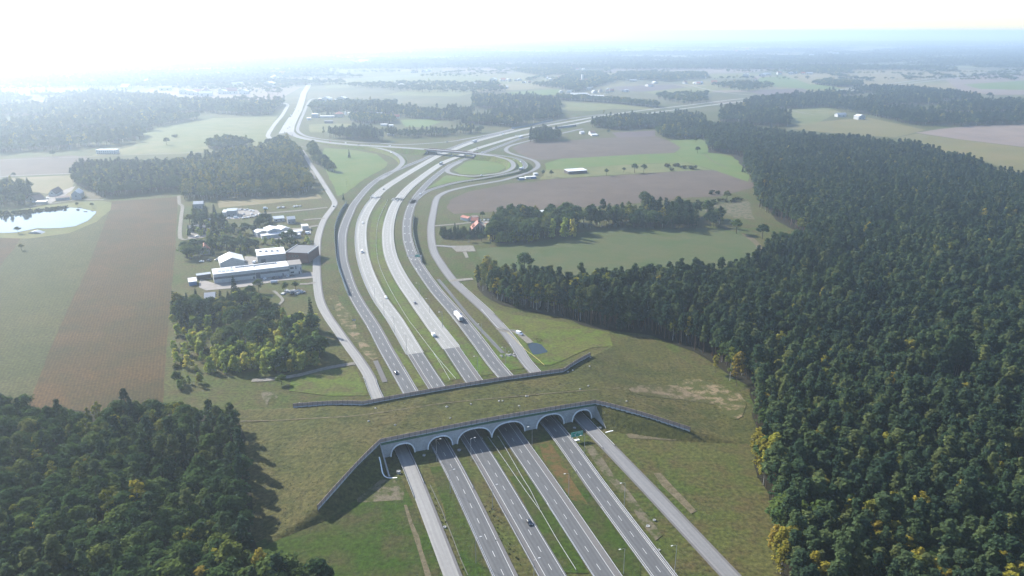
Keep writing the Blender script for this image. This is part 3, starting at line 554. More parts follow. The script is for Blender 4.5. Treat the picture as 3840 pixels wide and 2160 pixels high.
cross = empty('wildlife_overpass', W(U0, 0, 0), RZ)
tag(cross, 'grass topped wildlife overpass with six arched tunnels over the motorway carriageways', 'overpass')
ARCH = [(0, 11.9, 6.0), (19.4, 32.2, 6.2), (35.3, 53.9, 7.1), (54.6, 73.0, 7.1), (80.4, 96.3, 7.1), (101.9, 113.3, 6.1)]
SK = math.tan(math.radians(3.0))
def arch_z(a, u):
    u0, u1, h = a; x = abs((u - (u0 + u1) / 2) / ((u1 - u0) / 2))
    return 0 if x >= 1 else h * (1 - x ** 2.5) ** (1 / 2.1)
def top_z(u): return plateau(u) - .25
for v0, sgn in ((0.0, -1), (VF, 1)):
    sh = SK * v0; cols = {U0, U1}
    for a in ARCH: cols |= {a[0] + sh, a[1] + sh} | {(a[0] + a[1]) / 2 + sh + (a[1] - a[0]) / 2 * math.cos(PI * k / 36) for k in range(37)}
    cols |= {U0 + 2.0 * k for k in range(60)}; cols = sorted(c for c in cols if U0 <= c <= U1)
    V = []; Fc = []
    for u0, u1 in zip(cols, cols[1:]):
        if u1 - u0 < 1e-4: continue
        a = next((a for a in ARCH if a[0] + sh - 1e-4 <= u0 and u1 <= a[1] + sh + 1e-4), None)
        z0 = arch_z(a, u0 - sh) if a else 0; z1 = arch_z(a, u1 - sh) if a else 0; b = len(V)
        if a and abs(u0 - a[0] - sh) < 1e-4: z0 = arch_z(a, a[0] + .02)
        V += [(u0 - U0, v0, z0), (u1 - U0, v0, z1), (u1 - U0, v0, top_z(u1)), (u0 - U0, v0, top_z(u0))]; Fc.append((b, b + 1, b + 2, b + 3) if sgn < 0 else (b + 3, b + 2, b + 1, b))
    mesh('portal_wall', V, Fc, M['block_wall'], cross)
    # green coping beam along the top
    b = MB(); n = 40
    for k in range(n):
        ua, ub = U0 + (U1 - U0) * k / n, U0 + (U1 - U0) * (k + 1) / n; za, zb = top_z(ua), top_z(ub); y0, y1 = (v0 - .35, v0 + .5) if sgn < 0 else (v0 - .5, v0 + .35)
        b.add([(ua - U0, y0, za - .45), (ub - U0, y0, zb - .45), (ub - U0, y1, zb - .45), (ua - U0, y1, za - .45), (ua - U0, y0, za + .3), (ub - U0, y0, zb + .3), (ub - U0, y1, zb + .3), (ua - U0, y1, za + .3)], [(0, 1, 5, 4), (4, 5, 6, 7), (3, 7, 6, 2), (0, 3, 2, 1)])
    b.build('coping', M['coping_green'], cross)
    for a in ARCH:
        cu = (a[0] + a[1]) / 2 + sh - U0; r = (a[1] - a[0]) / 2; ring = []
        for k in range(41):
            t = PI * k / 40; x = math.cos(t); ring.append((cu + r * x, a[2] * (1 - min(1, abs(x)) ** 2.5) ** (1 / 2.1)))
        ctr = (cu, a[2] * .35); V = []; Fc = []
        y0, y1 = (v0 - .55, v0 + .2) if sgn < 0 else (v0 - .2, v0 + .55)
        for x, z in ring:
            d = Vector((x - ctr[0], z - ctr[1])).normalized(); ox, oz = x + d.x * .55, z + max(0, d.y) * .55
            V += [(x, y0, z), (ox, y0, oz), (ox, y1, oz), (x, y1, z)]
        for k in range(40):
            for q in range(4): Fc.append((4 * k + q, 4 * k + (q + 1) % 4, 4 * k + 4 + (q + 1) % 4, 4 * k + 4 + q))
        mesh('arch_rim', V, [f[::-1] for f in Fc], M['rim_concrete'], cross)
for a in ARCH:
    V = []; Fc = []; ny = 6; r = (a[1] - a[0]) / 2
    for j in range(ny + 1):
        v = .15 + (VF - .3) * j / ny
        for k in range(29):
            x = math.cos(PI * k / 28); V.append(((a[0] + a[1]) / 2 + SK * v - U0 + r * x, v, a[2] * (1 - min(1, abs(x)) ** 2.5) ** (1 / 2.1)))
    for j in range(ny):
        for k in range(28): Fc.append((j * 29 + k, j * 29 + k + 1, (j + 1) * 29 + k + 1, (j + 1) * 29 + k))
    mesh('tunnel_vault', V, Fc, M['vault'], cross, smooth=True)
for uu, ln in ((U0, 19.0), (U1, 13.5)):
    for v0, sg in ((0, -1), (VF, 1)):
        h = top_z(uu) + .2; x = uu - U0 + (-.3 if uu == U0 else .3); b = MB()
        prof = [(v0, 0), (v0 + sg * ln, 0), (v0 + sg * ln, .7), (v0, h)]
        V = [(x - .3, y, z) for y, z in prof] + [(x + .3, y, z) for y, z in prof]
        b.add(V, [(0, 1, 2, 3), (7, 6, 5, 4), (0, 4, 5, 1), (1, 5, 6, 2), (2, 6, 7, 3), (3, 7, 4, 0)]); b.build('wing_wall', M['concrete'], cross)
for uu in (12.6, 17.2, 33.2, 34.6, 74.4, 98.0): MB().box(uu - U0 - .12, uu - U0 + .12, -.28, -.02, .0, 4.6).build('drain_pipe', M['steel'], cross)

# board barriers along both rims of the crossing
def barrier(label, pts, H=2.5, step=3.0, face=1):
    root = empty('board_barrier', W(*pts[0]))
    tag(root, label, 'barrier', 'board barriers on the wildlife overpass')
    base = root.location.copy(); first = True
    for (u0, v0, z0), (u1, v1, z1) in zip(pts, pts[1:]):
        L = math.hypot(u1 - u0, v1 - v0); n = max(1, round(L / step)); a = math.atan2(v1 - v0, u1 - u0) + RZ
        for k in range(n):
            t0, t1 = k / n, (k + 1) / n; za, zb = [plateau(u0 + (u1 - u0) * t) for t in (t0, t1)]
            p = W(u0 + (u1 - u0) * t0, v0 + (v1 - v0) * t0, za); l = L / n; dz = zb - za; th = .06
            def bx(z_lo, z_hi, t, nm, m):
                V = [(x, y, zz + (dz if x > l / 2 else 0)) for x in (.06, l - .06) for y in (-t, t) for zz in (z_lo, z_hi)]
                return mesh(nm, V, [(0, 4, 5, 1), (2, 3, 7, 6), (0, 2, 6, 4), (1, 5, 7, 3), (0, 1, 3, 2), (4, 6, 7, 5)], m, root, p - base, a)
            bx(.55, H, th, 'barrier_panel', M['barrier_board']); bx(-.4, .55, .1, 'plinth', M['barrier_plinth'])
            if first: barrier.post = MB().box(-.07, .07, -.13, .13, -.4, H + .12).build('barrier_post', M['barrier_post'], root, p - base, a); first = False
            else: link('barrier_post', barrier.post.data, root, p - base, a)
        link('barrier_post', barrier.post.data, root, W(u1, v1, plateau(u1)) - base, a)
barrier('long brown board barrier along the near rim above the six tunnel arches', [(-42.0, -39.6, 3.2), (U0 - .3, .6, 8.2), (U1 + .3, .6, 8.2), (153, -38, 3.8)])
barrier('long brown board barrier along the far rim where the roads come out behind the bank', [(-41.4, 65.8, 5.0), (U0 - .3, VF - .3, 8.2), (117.5, VF - .3, 8.2), (147.5, 69.2, 5.2)])

# ------------------------------------------------------------------ buildings
def building(name, label, A, B, depth, h, roof='flat', rise=0, wall='white_wall', rf='white_roof', cat='building', group=None, wins=(), over=.35, chimney=False, doors=()):
    """near wall runs A -> B, the house reaches depth metres behind it"""
    A = Vector(A); B = Vector(B); A.z = B.z = 0; w = (B - A).length; rz = math.atan2(B.y - A.y, B.x - A.x); root = empty(name, A, rz); tag(root, label, cat, group)
    b = MB(); b.box(0, w, 0, depth, -.1, h)
    if roof == 'gable_x': b.add([(0, 0, h), (0, depth, h), (0, depth / 2, h + rise), (w, 0, h), (w, depth, h), (w, depth / 2, h + rise)], [(0, 2, 1), (3, 4, 5)])
    if roof == 'gable_y': b.add([(0, 0, h), (w, 0, h), (w / 2, 0, h + rise), (0, depth, h), (w, depth, h), (w / 2, depth, h + rise)], [(0, 1, 2), (3, 5, 4)])
    b.build('wall', M[wall], root); o = over; r = MB(); t = .22
    if roof == 'flat': r.box(-o, w + o, -o, depth + o, h + .02, h + .3); r.box(.3, w - .3, .3, depth - .3, h + .3, h + .34)
    elif roof == 'shed': r.add([(-o, -o, h + .02), (w + o, -o, h + .02), (w + o, depth + o, h + rise), (-o, depth + o, h + rise), (-o, -o, h + .25), (w + o, -o, h + .25), (w + o, depth + o, h + rise + .23), (-o, depth + o, h + rise + .23)], [(0, 3, 2, 1), (4, 5, 6, 7), (0, 1, 5, 4), (1, 2, 6, 5), (2, 3, 7, 6), (3, 0, 4, 7)])
    elif roof == 'gable_x':
        k = rise / (depth / 2); pr = [(-o, h - o * k), (depth / 2, h + rise), (depth + o, h - o * k), (depth + o, h - o * k + t), (depth / 2, h + rise + t), (-o, h - o * k + t)]
        V = [(-o, y, z) for y, z in pr] + [(w + o, y, z) for y, z in pr]; r.add(V, [(0, 1, 4, 5), (1, 2, 3, 4), (7, 6, 11, 10), (8, 7, 10, 9), (5, 4, 10, 11), (4, 3, 9, 10), (0, 5, 11, 6), (3, 2, 8, 9), (0, 6, 7, 1), (1, 7, 8, 2)])
    elif roof == 'gable_y':
        k = rise / (w / 2); pr = [(-o, h - o * k), (w / 2, h + rise), (w + o, h - o * k), (w + o, h - o * k + t), (w / 2, h + rise + t), (-o, h - o * k + t)]
        V = [(x, -o, z) for x, z in pr] + [(x, depth + o, z) for x, z in pr]; r.add(V, [(0, 1, 4, 5), (1, 2, 3, 4), (7, 6, 11, 10), (8, 7, 10, 9), (5, 4, 10, 11), (4, 3, 9, 10), (0, 5, 11, 6), (3, 2, 8, 9), (0, 6, 7, 1), (1, 7, 8, 2)])
    elif roof == 'hip':
        q = min(w, depth) / 2; rd = ((q, depth / 2), (w - q, depth / 2)) if w >= depth else ((w / 2, q), (w / 2, depth - q))
        V = [(-o, -o, h), (w + o, -o, h), (w + o, depth + o, h), (-o, depth + o, h), (rd[0][0], rd[0][1], h + rise), (rd[1][0], rd[1][1], h + rise)]
        r.add(V, ([(0, 1, 5, 4), (1, 2, 5), (2, 3, 4, 5), (3, 0, 4)] if w >= depth else [(0, 1, 4), (1, 2, 5, 4), (2, 3, 5), (3, 0, 4, 5)]) + [(3, 2, 1, 0)])
    ro = r.build('roof', M[rf], root)
    if chimney: MB().box(w * .55, w * .55 + .7, depth * .55, depth * .55 + .7, h + rise * .4, h + rise + 1.0).build('chimney', M['brick'], ro)
    for (x0, x1, z0, z1) in wins:
        f = MB().box(x0, x1, -.07, -.003, z0, z1).build('window', M['white_wall'], root); MB().box(x0 + .12, x1 - .12, -.11, -.072, z0 + .12, z1 - .12).build('pane', M['glass_dark'], f)
    for (x0, x1, z1, m) in doors: MB().box(x0, x1, -.06, -.003, .05, z1).build('door', M[m], root)
    return root
# the long factory hall and its neighbours
A, B = vF(592, 1200), vF(1408, 1105); L0 = (B - A).length
hall = building('factory_hall', 'long white factory hall with a dark band across its front wall', A, B, 17, 8.2, 'flat', 0, 'white_wall', 'white_roof', doors=[(L0 * .51, L0 * .515 + 1, 2.4, 'dark_wood'), (L0 * .905, L0 * .92, 2.4, 'dark_wood')])
MB().box(.15, L0 * .545, -.09, -.003, 3.6, 5.6).build('wall_band', M['band_dark'], hall); MB().box(L0 * .61, L0 - .1, -.09, -.003, 3.6, 5.6).build('wall_band', M['band_dark'], hall)
MB().box(L0 * .548, L0 * .608, -.12, -.003, .05, 5.6).build('gate', M['band_dark'], hall)
for k in range(11): MB().box(1 + k * L0 / 11, 1.12 + k * L0 / 11, -.05, -.003, .1, 3.5).build('panel_joint', M['grey_wall'], hall)
for k in range(4): MB().box(L0 * (.06 + .055 * k), L0 * (.105 + .055 * k), 4, 11, 8.55, 8.9).build('roof_light', M['tin_roof'], hall)
MB().box(L0 * .3, L0 * .86, 12.2, 13.6, 8.55, 9.3).build('ridge_light', M['grey_wall'], hall)
for k in range(5): MB().box(L0 * (.24 + .15 * k), L0 * (.24 + .15 * k) + 1, 14 - 2 * (k % 3), 15 - 2 * (k % 3), 8.55, 9.8).build('roof_vent', M['steel'], hall)
A2, B2 = vF(1412, 1104), vF(1546, 1090); L2 = (B2 - A2).length
building('office_wing', 'two storey white office block with grey flat roof at the end of the factory hall', A2, B2, 15, 8.8, 'flat', 0, 'white_wall', 'yard', wins=[(L2 * .06, L2 * .36, 1.2, 3.0), (L2 * .06, L2 * .36, 5.2, 7), (L2 * .48, L2 * .58, 4.6, 7.6), (L2 * .88, L2 * .97, 1, 6)], doors=[(L2 * .72, L2 * .82, 2.5, 'dark_wood')])
A, B = vF(1066, 985), vF(1372, 955); L = (B - A).length
h2 = building('factory_hall', 'white flat roofed hall adjoining the brick building', A, B, 24, 7.5, 'flat', 0, 'grey_wall', 'white_roof', doors=[(3, 7, 4, 'band_dark')])
for k in range(4): MB().box(L * (.1 + .2 * k), L * (.1 + .2 * k) + 2.2, 13 - 1.2 * k, 15.5 - 1.2 * k, 7.84, 9.1).build('roof_vent', M['white_wall'], h2)
A, B = vF(1378, 968), vF(1615, 978); L = (B - A).length
br = building('brick_building', 'red brick building with dark roof between white gable walls', A, B, 27, 9.5, 'flat', 0, 'brick', 'grey_roof', over=-.05, wins=[(L * (.12 + .12 * k), L * (.12 + .12 * k) + 1.3, 5.5, 7.6) for k in range(4)])
for x in (-.4, L - .1): MB().box(x, x + .5, -.2, 27.2, 9.3, 10.4).build('gable_parapet', M['white_wall'], br)
A, B = vF(658, 1030), vF(922, 1000)
building('tent_hall', 'white ribbed tent hall with a ridged roof behind the long factory hall', A, B, 21, 4.5, 'gable_y', 4.2, 'white_wall', 'white_roof', over=.2)
building('shed', 'small blue and white roofed shed at the left end of the factory yard', vF(318, 1225), vF(402, 1215), 9, 3.4, 'shed', .8, 'blue_sheet', 'white_roof', 'shed')
building('shed', 'long dark storage rack with a pale roof left of the factory hall', vF(408, 1160), vF(556, 1140), 4, 4.0, 'shed', .4, 'dark_wood', 'tin_roof', 'shed')
building('barn', 'big old barn with a grey roof among the trees of the overgrown lot', vT6(470, 365), vT6(612, 352), 15, 5.5, 'gable_x', 3.6, 'dark_wood', 'tin_roof', 'barn')
building('house', 'red hipped roof house with white walls between the factory and the field', vF(438, 890), vF(545, 880), 12, 4.5, 'gable_y', 4.6, 'cream_wall', 'red_roof', 'house', None, [(6.5, 7.5, 4.6, 6.4), (8, 9, 4.6, 6.4), (2, 3.2, 1, 2.5), (9, 10.2, 1, 2.5)], .5, True)
for pts, dp, h, rf, rise, wall, lab in [((1060, 690, 1170, 672), 12, 4.2, 'gable_y', 1.4, 'white_wall', 'low white workshop with ridged roof, leftmost of the white workshops'), ((1175, 690, 1312, 672), 16, 6.2, 'gable_y', 1.8, 'white_wall', 'tall white workshop with two dark windows in its front'), ((1318, 660, 1418, 640), 14, 4.6, 'gable_y', 1.8, 'white_wall', 'white workshop with a steep roof right of the tall one'), ((1110, 715, 1560, 660), 6, 3.2, 'shed', .5, 'white_wall', 'long low white shed in front of the workshops'), ((1426, 712, 1530, 700), 8, 3.5, 'gable_x', 1.2, 'grey_wall', 'small grey walled shed at the right front of the workshops'), ((1548, 620, 1616, 614), 9, 4.4, 'flat', 0, 'white_wall', 'white cube building beside the local road')]:
    A, B = vF(*pts[:2]), vF(*pts[2:]); L = (B - A).length
    building('workshop', lab, A, B, dp, h, rf, rise, wall, 'white_roof', 'workshop', None, [(L * .25, L * .36, 2.4, 4.2), (L * .66, L * .77, 2.4, 4.2)] if h > 6 else [])
for pts, dp, h, rf, rise, wall, roof, lab in [((1240, 530, 1355, 520), 10, 3.4, 'shed', .8, 'white_wall', 'tin_roof', 'long white bungalow with a flat grey roof behind the workshops'), ((1392, 552, 1474, 545), 11, 5.2, 'gable_x', 2.2, 'grey_wall', 'tin_roof', 'grey two storey house right of the bungalow'), ((728, 472, 838, 466), 14, 6.5, 'flat', 0, 'grey_wall', 'tin_roof', 'grey garage hall of the car yard'), ((684, 472, 726, 470), 12, 5.0, 'shed', .5, 'white_wall', 'white_roof', 'white side wing of the car yard hall'), ((368, 385, 472, 380), 11, 5.6, 'gable_x', 2.4, 'grey_wall', 'tin_roof', 'grey house alone below the hazy wood'), ((308, 640, 440, 628), 10, 4.2, 'gable_x', 2, 'grey_wall', 'grey_roof', 'grey roofed long house in the garden by the field track'), ((444, 632, 500, 626), 8, 4, 'gable_x', 1.6, 'brown_roof', 'grey_roof', 'brownish annex of the long garden house'), ((482, 562, 600, 552), 10, 4.2, 'gable_x', 2, 'brick', 'tin_roof', 'brick garden house with pale roof edges')]:
    A, B = vF(*pts[:2]), vF(*pts[2:]); L = (B - A).length
    building('house', lab, A, B, dp, h, rf, rise, wall, roof, 'house', None, [(L * .15, L * .3, 1, 2.4), (L * .6, L * .75, 1, 2.4)])
# farm behind the big pond
for pts, dp, h, rise, wall, roof, lab, rf in [((585, 620, 770, 645), 14, 3.4, 5.0, 'white_wall', 'brown_roof', 'white gabled farmhouse with a reddish roof by the big pond', 'gable_y'), ((1060, 505, 1220, 500), 24, 3.2, 5.4, 'white_wall', 'brown_roof', 'white barn with a purplish roof behind the farmhouse', 'gable_y'), ((790, 680, 1000, 672), 7, 3.2, .5, 'cream_wall', 'white_roof', 'low farm garage with a white flat roof', 'shed'), ((1215, 600, 1520, 575), 9, 3.4, 1.4, 'grey_wall', 'brown_roof', 'long low stable at the edge of the farmyard', 'gable_x'), ((1560, 570, 1760, 560), 20, 6.5, 4.5, 'tin_roof', 'tin_roof', 'tall grey blue barn at the right of the farmyard', 'gable_y')]:
    A, B = vT5(*pts[:2]), vT5(*pts[2:]); L = (B - A).length
    building('farm_building', lab, A, B, dp, h, rf, rise, wall, roof, 'farm building', None, [(L * .42, L * .6, 3.6, 5)] if rf == 'gable_y' else [])
# house with the red roof by the service road
A, B = vU3(610, 480), vU3(880, 470); L = (B - A).length
hs = building('house', 'house with a bright red steep roof and dormers inside the dark hedge', A, B, 13, 3.4, 'gable_y', 7.2, 'cream_wall', 'red_roof', 'house', None, [(L * .44, L * .56, 4.2, 5.8), (L * .2, L * .32, .9, 2.3), (L * .68, L * .8, .9, 2.3)], .6, True)
for y in (3.5, 8): MB().prism([(L * .08, 4.2), (L * .3, 4.2), (L * .3, 7.4), (L * .19, 7.9), (L * .08, 6.6)], y, y + 2.2).build('dormer', M['red_roof'], hs)
building('house', 'small house wing with a red roof behind the steep roofed house', vU3(600, 300), vU3(735, 300), 9, 3.2, 'gable_x', 2.6, 'cream_wall', 'red_roof', 'house')
building('shed', 'red striped roof shed with white wall at the top of the yard', vU3(540, 262), vU3(628, 240), 12, 3.4, 'gable_y', 1.6, 'white_wall', 'red_roof', 'shed')
building('shed', 'flat brown canopy beside the striped roof shed', vU3(640, 235), vU3(750, 225), 7, 3, 'shed', .5, 'brown_roof', 'brown_roof', 'shed')
building('shed', 'low shed with a red roof right of the steep roofed house', vU3(895, 385), vU3(1025, 375), 8, 2.6, 'gable_x', 1.6, 'cream_wall', 'red_roof', 'shed')
building('shed', 'white roofed stall half hidden by the dark grove', vU3(1975, 135), vU3(2120, 115), 7, 3.2, 'shed', .6, 'white_wall', 'white_roof', 'shed')
building('warehouse', 'long white roofed shed between the two ploughed fields', vU4(100, 495), vU4(325, 480), 16, 4.2, 'shed', 1.0, 'dark_wood', 'white_roof', 'warehouse')
for x, y, w, c, lab in [(1700, 705, 30, 'white_wall', 'first hut'), (0, 0, 0, '', '')][:0]: pass
for pts, c, lab in [((2245, 700, 2290, 697), 'blue_sheet', 'blue container at the bend of the service road, leftmost'), ((2300, 690, 2340, 688), 'white_wall', 'white hut between the blue containers'), ((2345, 688, 2385, 685), 'blue_sheet', 'blue container at the bend of the service road, rightmost'), ((2370, 662, 2400, 660), 'white_wall', 'tall white hut behind the blue containers')]:
    building('container', lab, vI(*pts[:2]), vI(*pts[2:]), 6, 2.8, 'flat', 0, c, 'white_roof', 'container')
# hazy buildings further out
for pts, dp, h, rise, wall, roof, lab, rf in [((745, 470, 895, 470), 14, 7, 0, 'white_wall', 'white_roof', 'white two storey block at the far edge of the pale meadow', 'flat')]:
    A, B = vL(*pts[:2]), vL(*pts[2:]); L = (B - A).length; building('apartment_block', lab, A, B, dp, h, rf, rise, wall, roof, 'building', None, [(L * (k + .3) / 9, L * (k + .7) / 9, 4.2, 5.9) for k in range(9)] + [(L * (k + .3) / 9, L * (k + .7) / 9, 1, 2.6) for k in range(9)])
for x0, y0, x1, dp, h, rf, rise, wall, roof, lab in [(1115, 140, 1300, 25, 7, 'flat', 0, 'brick', 'white_roof', 'brick store with a white roof edge beside the northern road'), (1400, 140, 1500, 14, 4, 'shed', 1, 'white_wall', 'white_roof', 'white shed right of the brick store'), (1205, 225, 1240, 8, 5, 'gable_y', 3, 'white_wall', 'white_roof', 'small white gable house on the brown plot'), (1630, 208, 1668, 8, 4, 'gable_y', 3, 'white_wall', 'white_roof', 'white gable house at the wood edge'), (1000, 440, 1110, 16, 9, 'hip', 2.5, 'grey_wall', 'white_roof', 'pale two storey house near the northern road'), (1140, 440, 1390, 16, 4, 'flat', 0, 'white_wall', 'white_roof', 'long low white roadside hall'), (1415, 430, 1560, 20, 8, 'hip', 6, 'cream_wall', 'red_roof', 'cream villa with a reddish hipped roof by the roadside hall'), (1225, 540, 1370, 14, 5, 'shed', 1, 'dark_wood', 'grey_roof', 'dark shed below the roadside hall'), (915, 480, 985, 12, 4.5, 'shed', 1, 'white_wall', 'white_roof', 'white hut at the roadside'), (2110, 420, 2260, 16, 6, 'gable_x', 4, 'white_wall', 'tin_roof', 'large white house in the hazy wood'), (2470, 450, 2570, 14, 4, 'gable_x', 5, 'white_wall', 'red_roof', 'white house with a red roof by the oval wood'), (2230, 585, 2350, 9, 3.5, 'shed', .6, 'white_wall', 'white_roof', 'pale hut row at the lane, left one'), (2380, 600, 2460, 9, 3.5, 'shed', .6, 'white_wall', 'white_roof', 'pale hut row at the lane, right one'), (2345, 760, 2460, 8, 3.5, 'shed', .6, 'white_wall', 'white_roof', 'white canopy in the clearing behind the flyover'), (1598, 395, 1622, 3, 9, 'flat', 0, 'white_wall', 'white_roof', 'white advertising tower by the villa'), (1650, 375, 1706, 10, 4, 'flat', 0, 'white_wall', 'white_roof', 'small white hut right of the advertising tower')]:
    A, B = vU5(x0, y0), vU5(x1, y0 - 2); building('roadside_building', lab, A, B, dp, h, rf, rise, wall, roof, 'building')
for x0, y0, x1, dp, h, rf, rise, wall, roof, lab in [(1175, 890, 1235, 14, 5, 'gable_x', 3, 'white_wall', 'brown_roof', 'farmhouse by the slip road'), (1190, 905, 1262, 10, 3, 'shed', .6, 'white_wall', 'white_roof', 'low white shed of the farm by the slip road'), (1060, 880, 1100, 10, 4, 'gable_x', 2, 'white_wall', 'white_roof', 'small white hut left of the farm by the slip road'), (90, 760, 160, 12, 4, 'gable_y', 4, 'white_wall', 'brown_roof', 'pale house in the trees above the motorway'), (1870, 305, 1935, 22, 6, 'gable_x', 4, 'white_wall', 'brown_roof', 'farmhouse with a long brown roof on the dark field'), (1940, 270, 1985, 15, 5, 'gable_y', 4, 'white_wall', 'white_roof', 'white barn beside the brown roofed farmhouse')]:
    A, B = vT7(x0, y0), vT7(x1, y0 - 2); building('farm_building', lab, A, B, dp, h, rf, rise, wall, roof, 'farm building')
for k, (x, y, w) in enumerate([(940, 400, 200), (970, 412, 190), (1000, 424, 180), (1160, 424, 170)]):
    building('greenhouse', 'long white greenhouse in front of the village, %s' % ['rearmost', 'second from the rear', 'third from the rear', 'right hand one'][k], vT7(x, y), vT7(x + w, y - 2 + (6 if k == 3 else 0)), 12, 3, 'gable_x', 1.5, 'white_wall', 'white_roof', 'greenhouse')
cathedral = building('church', 'white village church with a tall tower', vT7(1055, 262), vT7(1150, 258), 20, 10, 'gable_x', 6, 'cream_wall', 'red_roof', 'church')
MB().box(8, 16, 2, 10, 0, 34).build('tower', M['white_wall'], cathedral)
# villages: one house of each kind with parts, then copies
HP = []
for nm, wl, rfm, w, d, h, rise, rf in [('h', 'white_wall', 'red_roof', 12, 10, 4, 4, 'gable_x'), ('h', 'white_wall', 'white_roof', 15, 10, 5, 2.5, 'gable_y'), ('h', 'cream_wall', 'brown_roof', 11, 10, 5.5, 4, 'hip'), ('h', 'white_wall', 'tin_roof', 18, 9, 4, 2.5, 'gable_x')]:
    HP.append((wl, rfm, w, d, h, rise, rf))
first = {}
def house_at(p, kind, label, group, s=1.0):
    wl, rfm, w, d, h, rise, rf = HP[kind]
    if kind not in first:
        first[kind] = building('house', label, (p.x, p.y, 0), (p.x + w, p.y, 0), d, h, rf, rise, wl, rfm, 'house', group, [(w * .15, w * .3, 1, 2.5), (w * .6, w * .75, 1, 2.5)], .4, True)
        note_kids(first[kind]); r = first[kind]
    else: r = copy_tree(first[kind]); r['label'] = label; r['group'] = group
    r.location = p; r.rotation_euler = (0, 0, random.uniform(-.5, .5)); r.scale = (s, s, s)
COLS = ['white house with a red roof', 'white house with a pale gable roof', 'cream house with a brown hipped roof', 'long white house with a grey roof']
V_ = [(vT7, 'in the hazy village behind the hedge of trees', [(80, 240), (180, 245), (250, 240), (290, 235), (345, 262), (420, 262), (20, 325), (110, 328), (640, 215), (680, 230), (770, 200), (810, 210), (760, 265), (800, 290), (850, 300), (880, 250), (900, 310), (930, 265), (960, 285), (1000, 300), (1060, 300), (1090, 320), (1140, 300), (1160, 320), (1120, 345), (880, 380), (920, 370), (800, 380), (1200, 385), (1280, 375), (1350, 385), (1410, 370), (1360, 350), (1550, 370), (1578, 370), (1000, 105), (1080, 102), (1040, 215), (1260, 240)], 1.1),
      (vT7, 'along the far village street', [(1440, 245), (1480, 215), (1550, 225), (1600, 220), (1640, 245), (1680, 240), (1760, 225), (2030, 205), (2135, 200), (2280, 205), (2320, 205), (2420, 275), (2450, 280), (2480, 205), (2520, 205), (2540, 180), (2310, 270)], 1.2),
      (vO, 'at the scattered hamlets of the right hand plain', [(1240, 250), (1270, 245), (1340, 240), (1390, 240), (1410, 238), (1455, 240), (1480, 240), (1160, 250), (1210, 275), (930, 290), (1000, 290), (960, 250), (1620, 215), (1660, 215), (1960, 205), (1990, 205), (1640, 455), (1740, 468)], 1.6),
      (vO, 'in the pale far hamlets near the horizon', [(480, 130), (510, 128), (540, 130), (570, 126), (720, 110), (820, 130), (900, 125), (1170, 120), (1220, 118), (1590, 140), (1620, 140), (1880, 100), (1900, 100), (2010, 110), (1500, 150), (1120, 130), (300, 100), (420, 105), (640, 100)], 3.0),
      (vN, 'in the bright hazy suburb on the left', [(150, 205), (455, 220), (800, 192), (830, 190), (900, 192), (640, 212), (175, 270), (215, 272), (300, 270), (330, 265), (440, 295), (560, 270), (610, 318), (720, 290), (800, 322), (900, 340), (940, 345), (975, 340), (1000, 350), (1020, 340), (1100, 340), (1150, 340), (1200, 340), (1090, 250), (1130, 245), (1170, 300), (1220, 235), (1360, 240), (1385, 240), (1410, 245), (1330, 300), (1370, 270), (1400, 268), (1440, 250)], 2.2),
      (vN, 'in the pale far town below the horizon', [(740, 138), (830, 128), (900, 120), (960, 118), (1000, 125), (1100, 115), (1180, 122), (1230, 126), (1320, 100), (1400, 105), (1540, 125), (1570, 125), (1600, 126), (1650, 124), (1670, 125), (1830, 100), (1820, 130), (1850, 142), (1870, 142), (1890, 105), (1900, 108), (1680, 165), (1720, 168), (1750, 165), (1770, 190), (1800, 188), (2060, 88), (2100, 86), (430, 110), (480, 118), (250, 130), (330, 150), (120, 150)], 3.6),
      (vN, 'beside the road to the north', [(2065, 232), (2090, 232), (2120, 230), (2145, 226), (2365, 290), (2400, 290), (2440, 305), (2500, 308), (2460, 275), (2520, 275), (2550, 275), (2000, 305), (1620, 375), (1690, 376), (1750, 390)], 1.6)]
for v, where, pts, s in V_:
    for x, y in pts:
        x += random.uniform(-3, 3)
        k = random.choice([0, 1, 1, 2, 3]); house_at(v(x, y), k, '%s %s' % (COLS[k], where), '%ss %s' % (COLS[k], where), s * random.uniform(.85, 1.2))
# white tied arch bridge far off
tb = empty('arch_bridge', vO(2430, 100)); tag(tb, 'white tied arch bridge rising above the far right fields', 'bridge'); q = vO(2495, 102) - vO(2430, 100); n = 4
for k in range(3):
    b = MB(); w = q.length * .48
    for i in range(16):
        t0, t1 = PI * i / 16, PI * (i + 1) / 16; off = k * q.length * .26
        b.cyl((off + w / 2 - w / 2 * math.cos(t0), k * 25, 62 * math.sin(t0)), (off + w / 2 - w / 2 * math.cos(t1), k * 25, 62 * math.sin(t1)), 5.5, n=5)
    b.build('arch', M['paint_white'], tb)
MB().box(-20, q.length + 120, 0, 40, 6, 9).build('deck', M['paint_white'], tb)
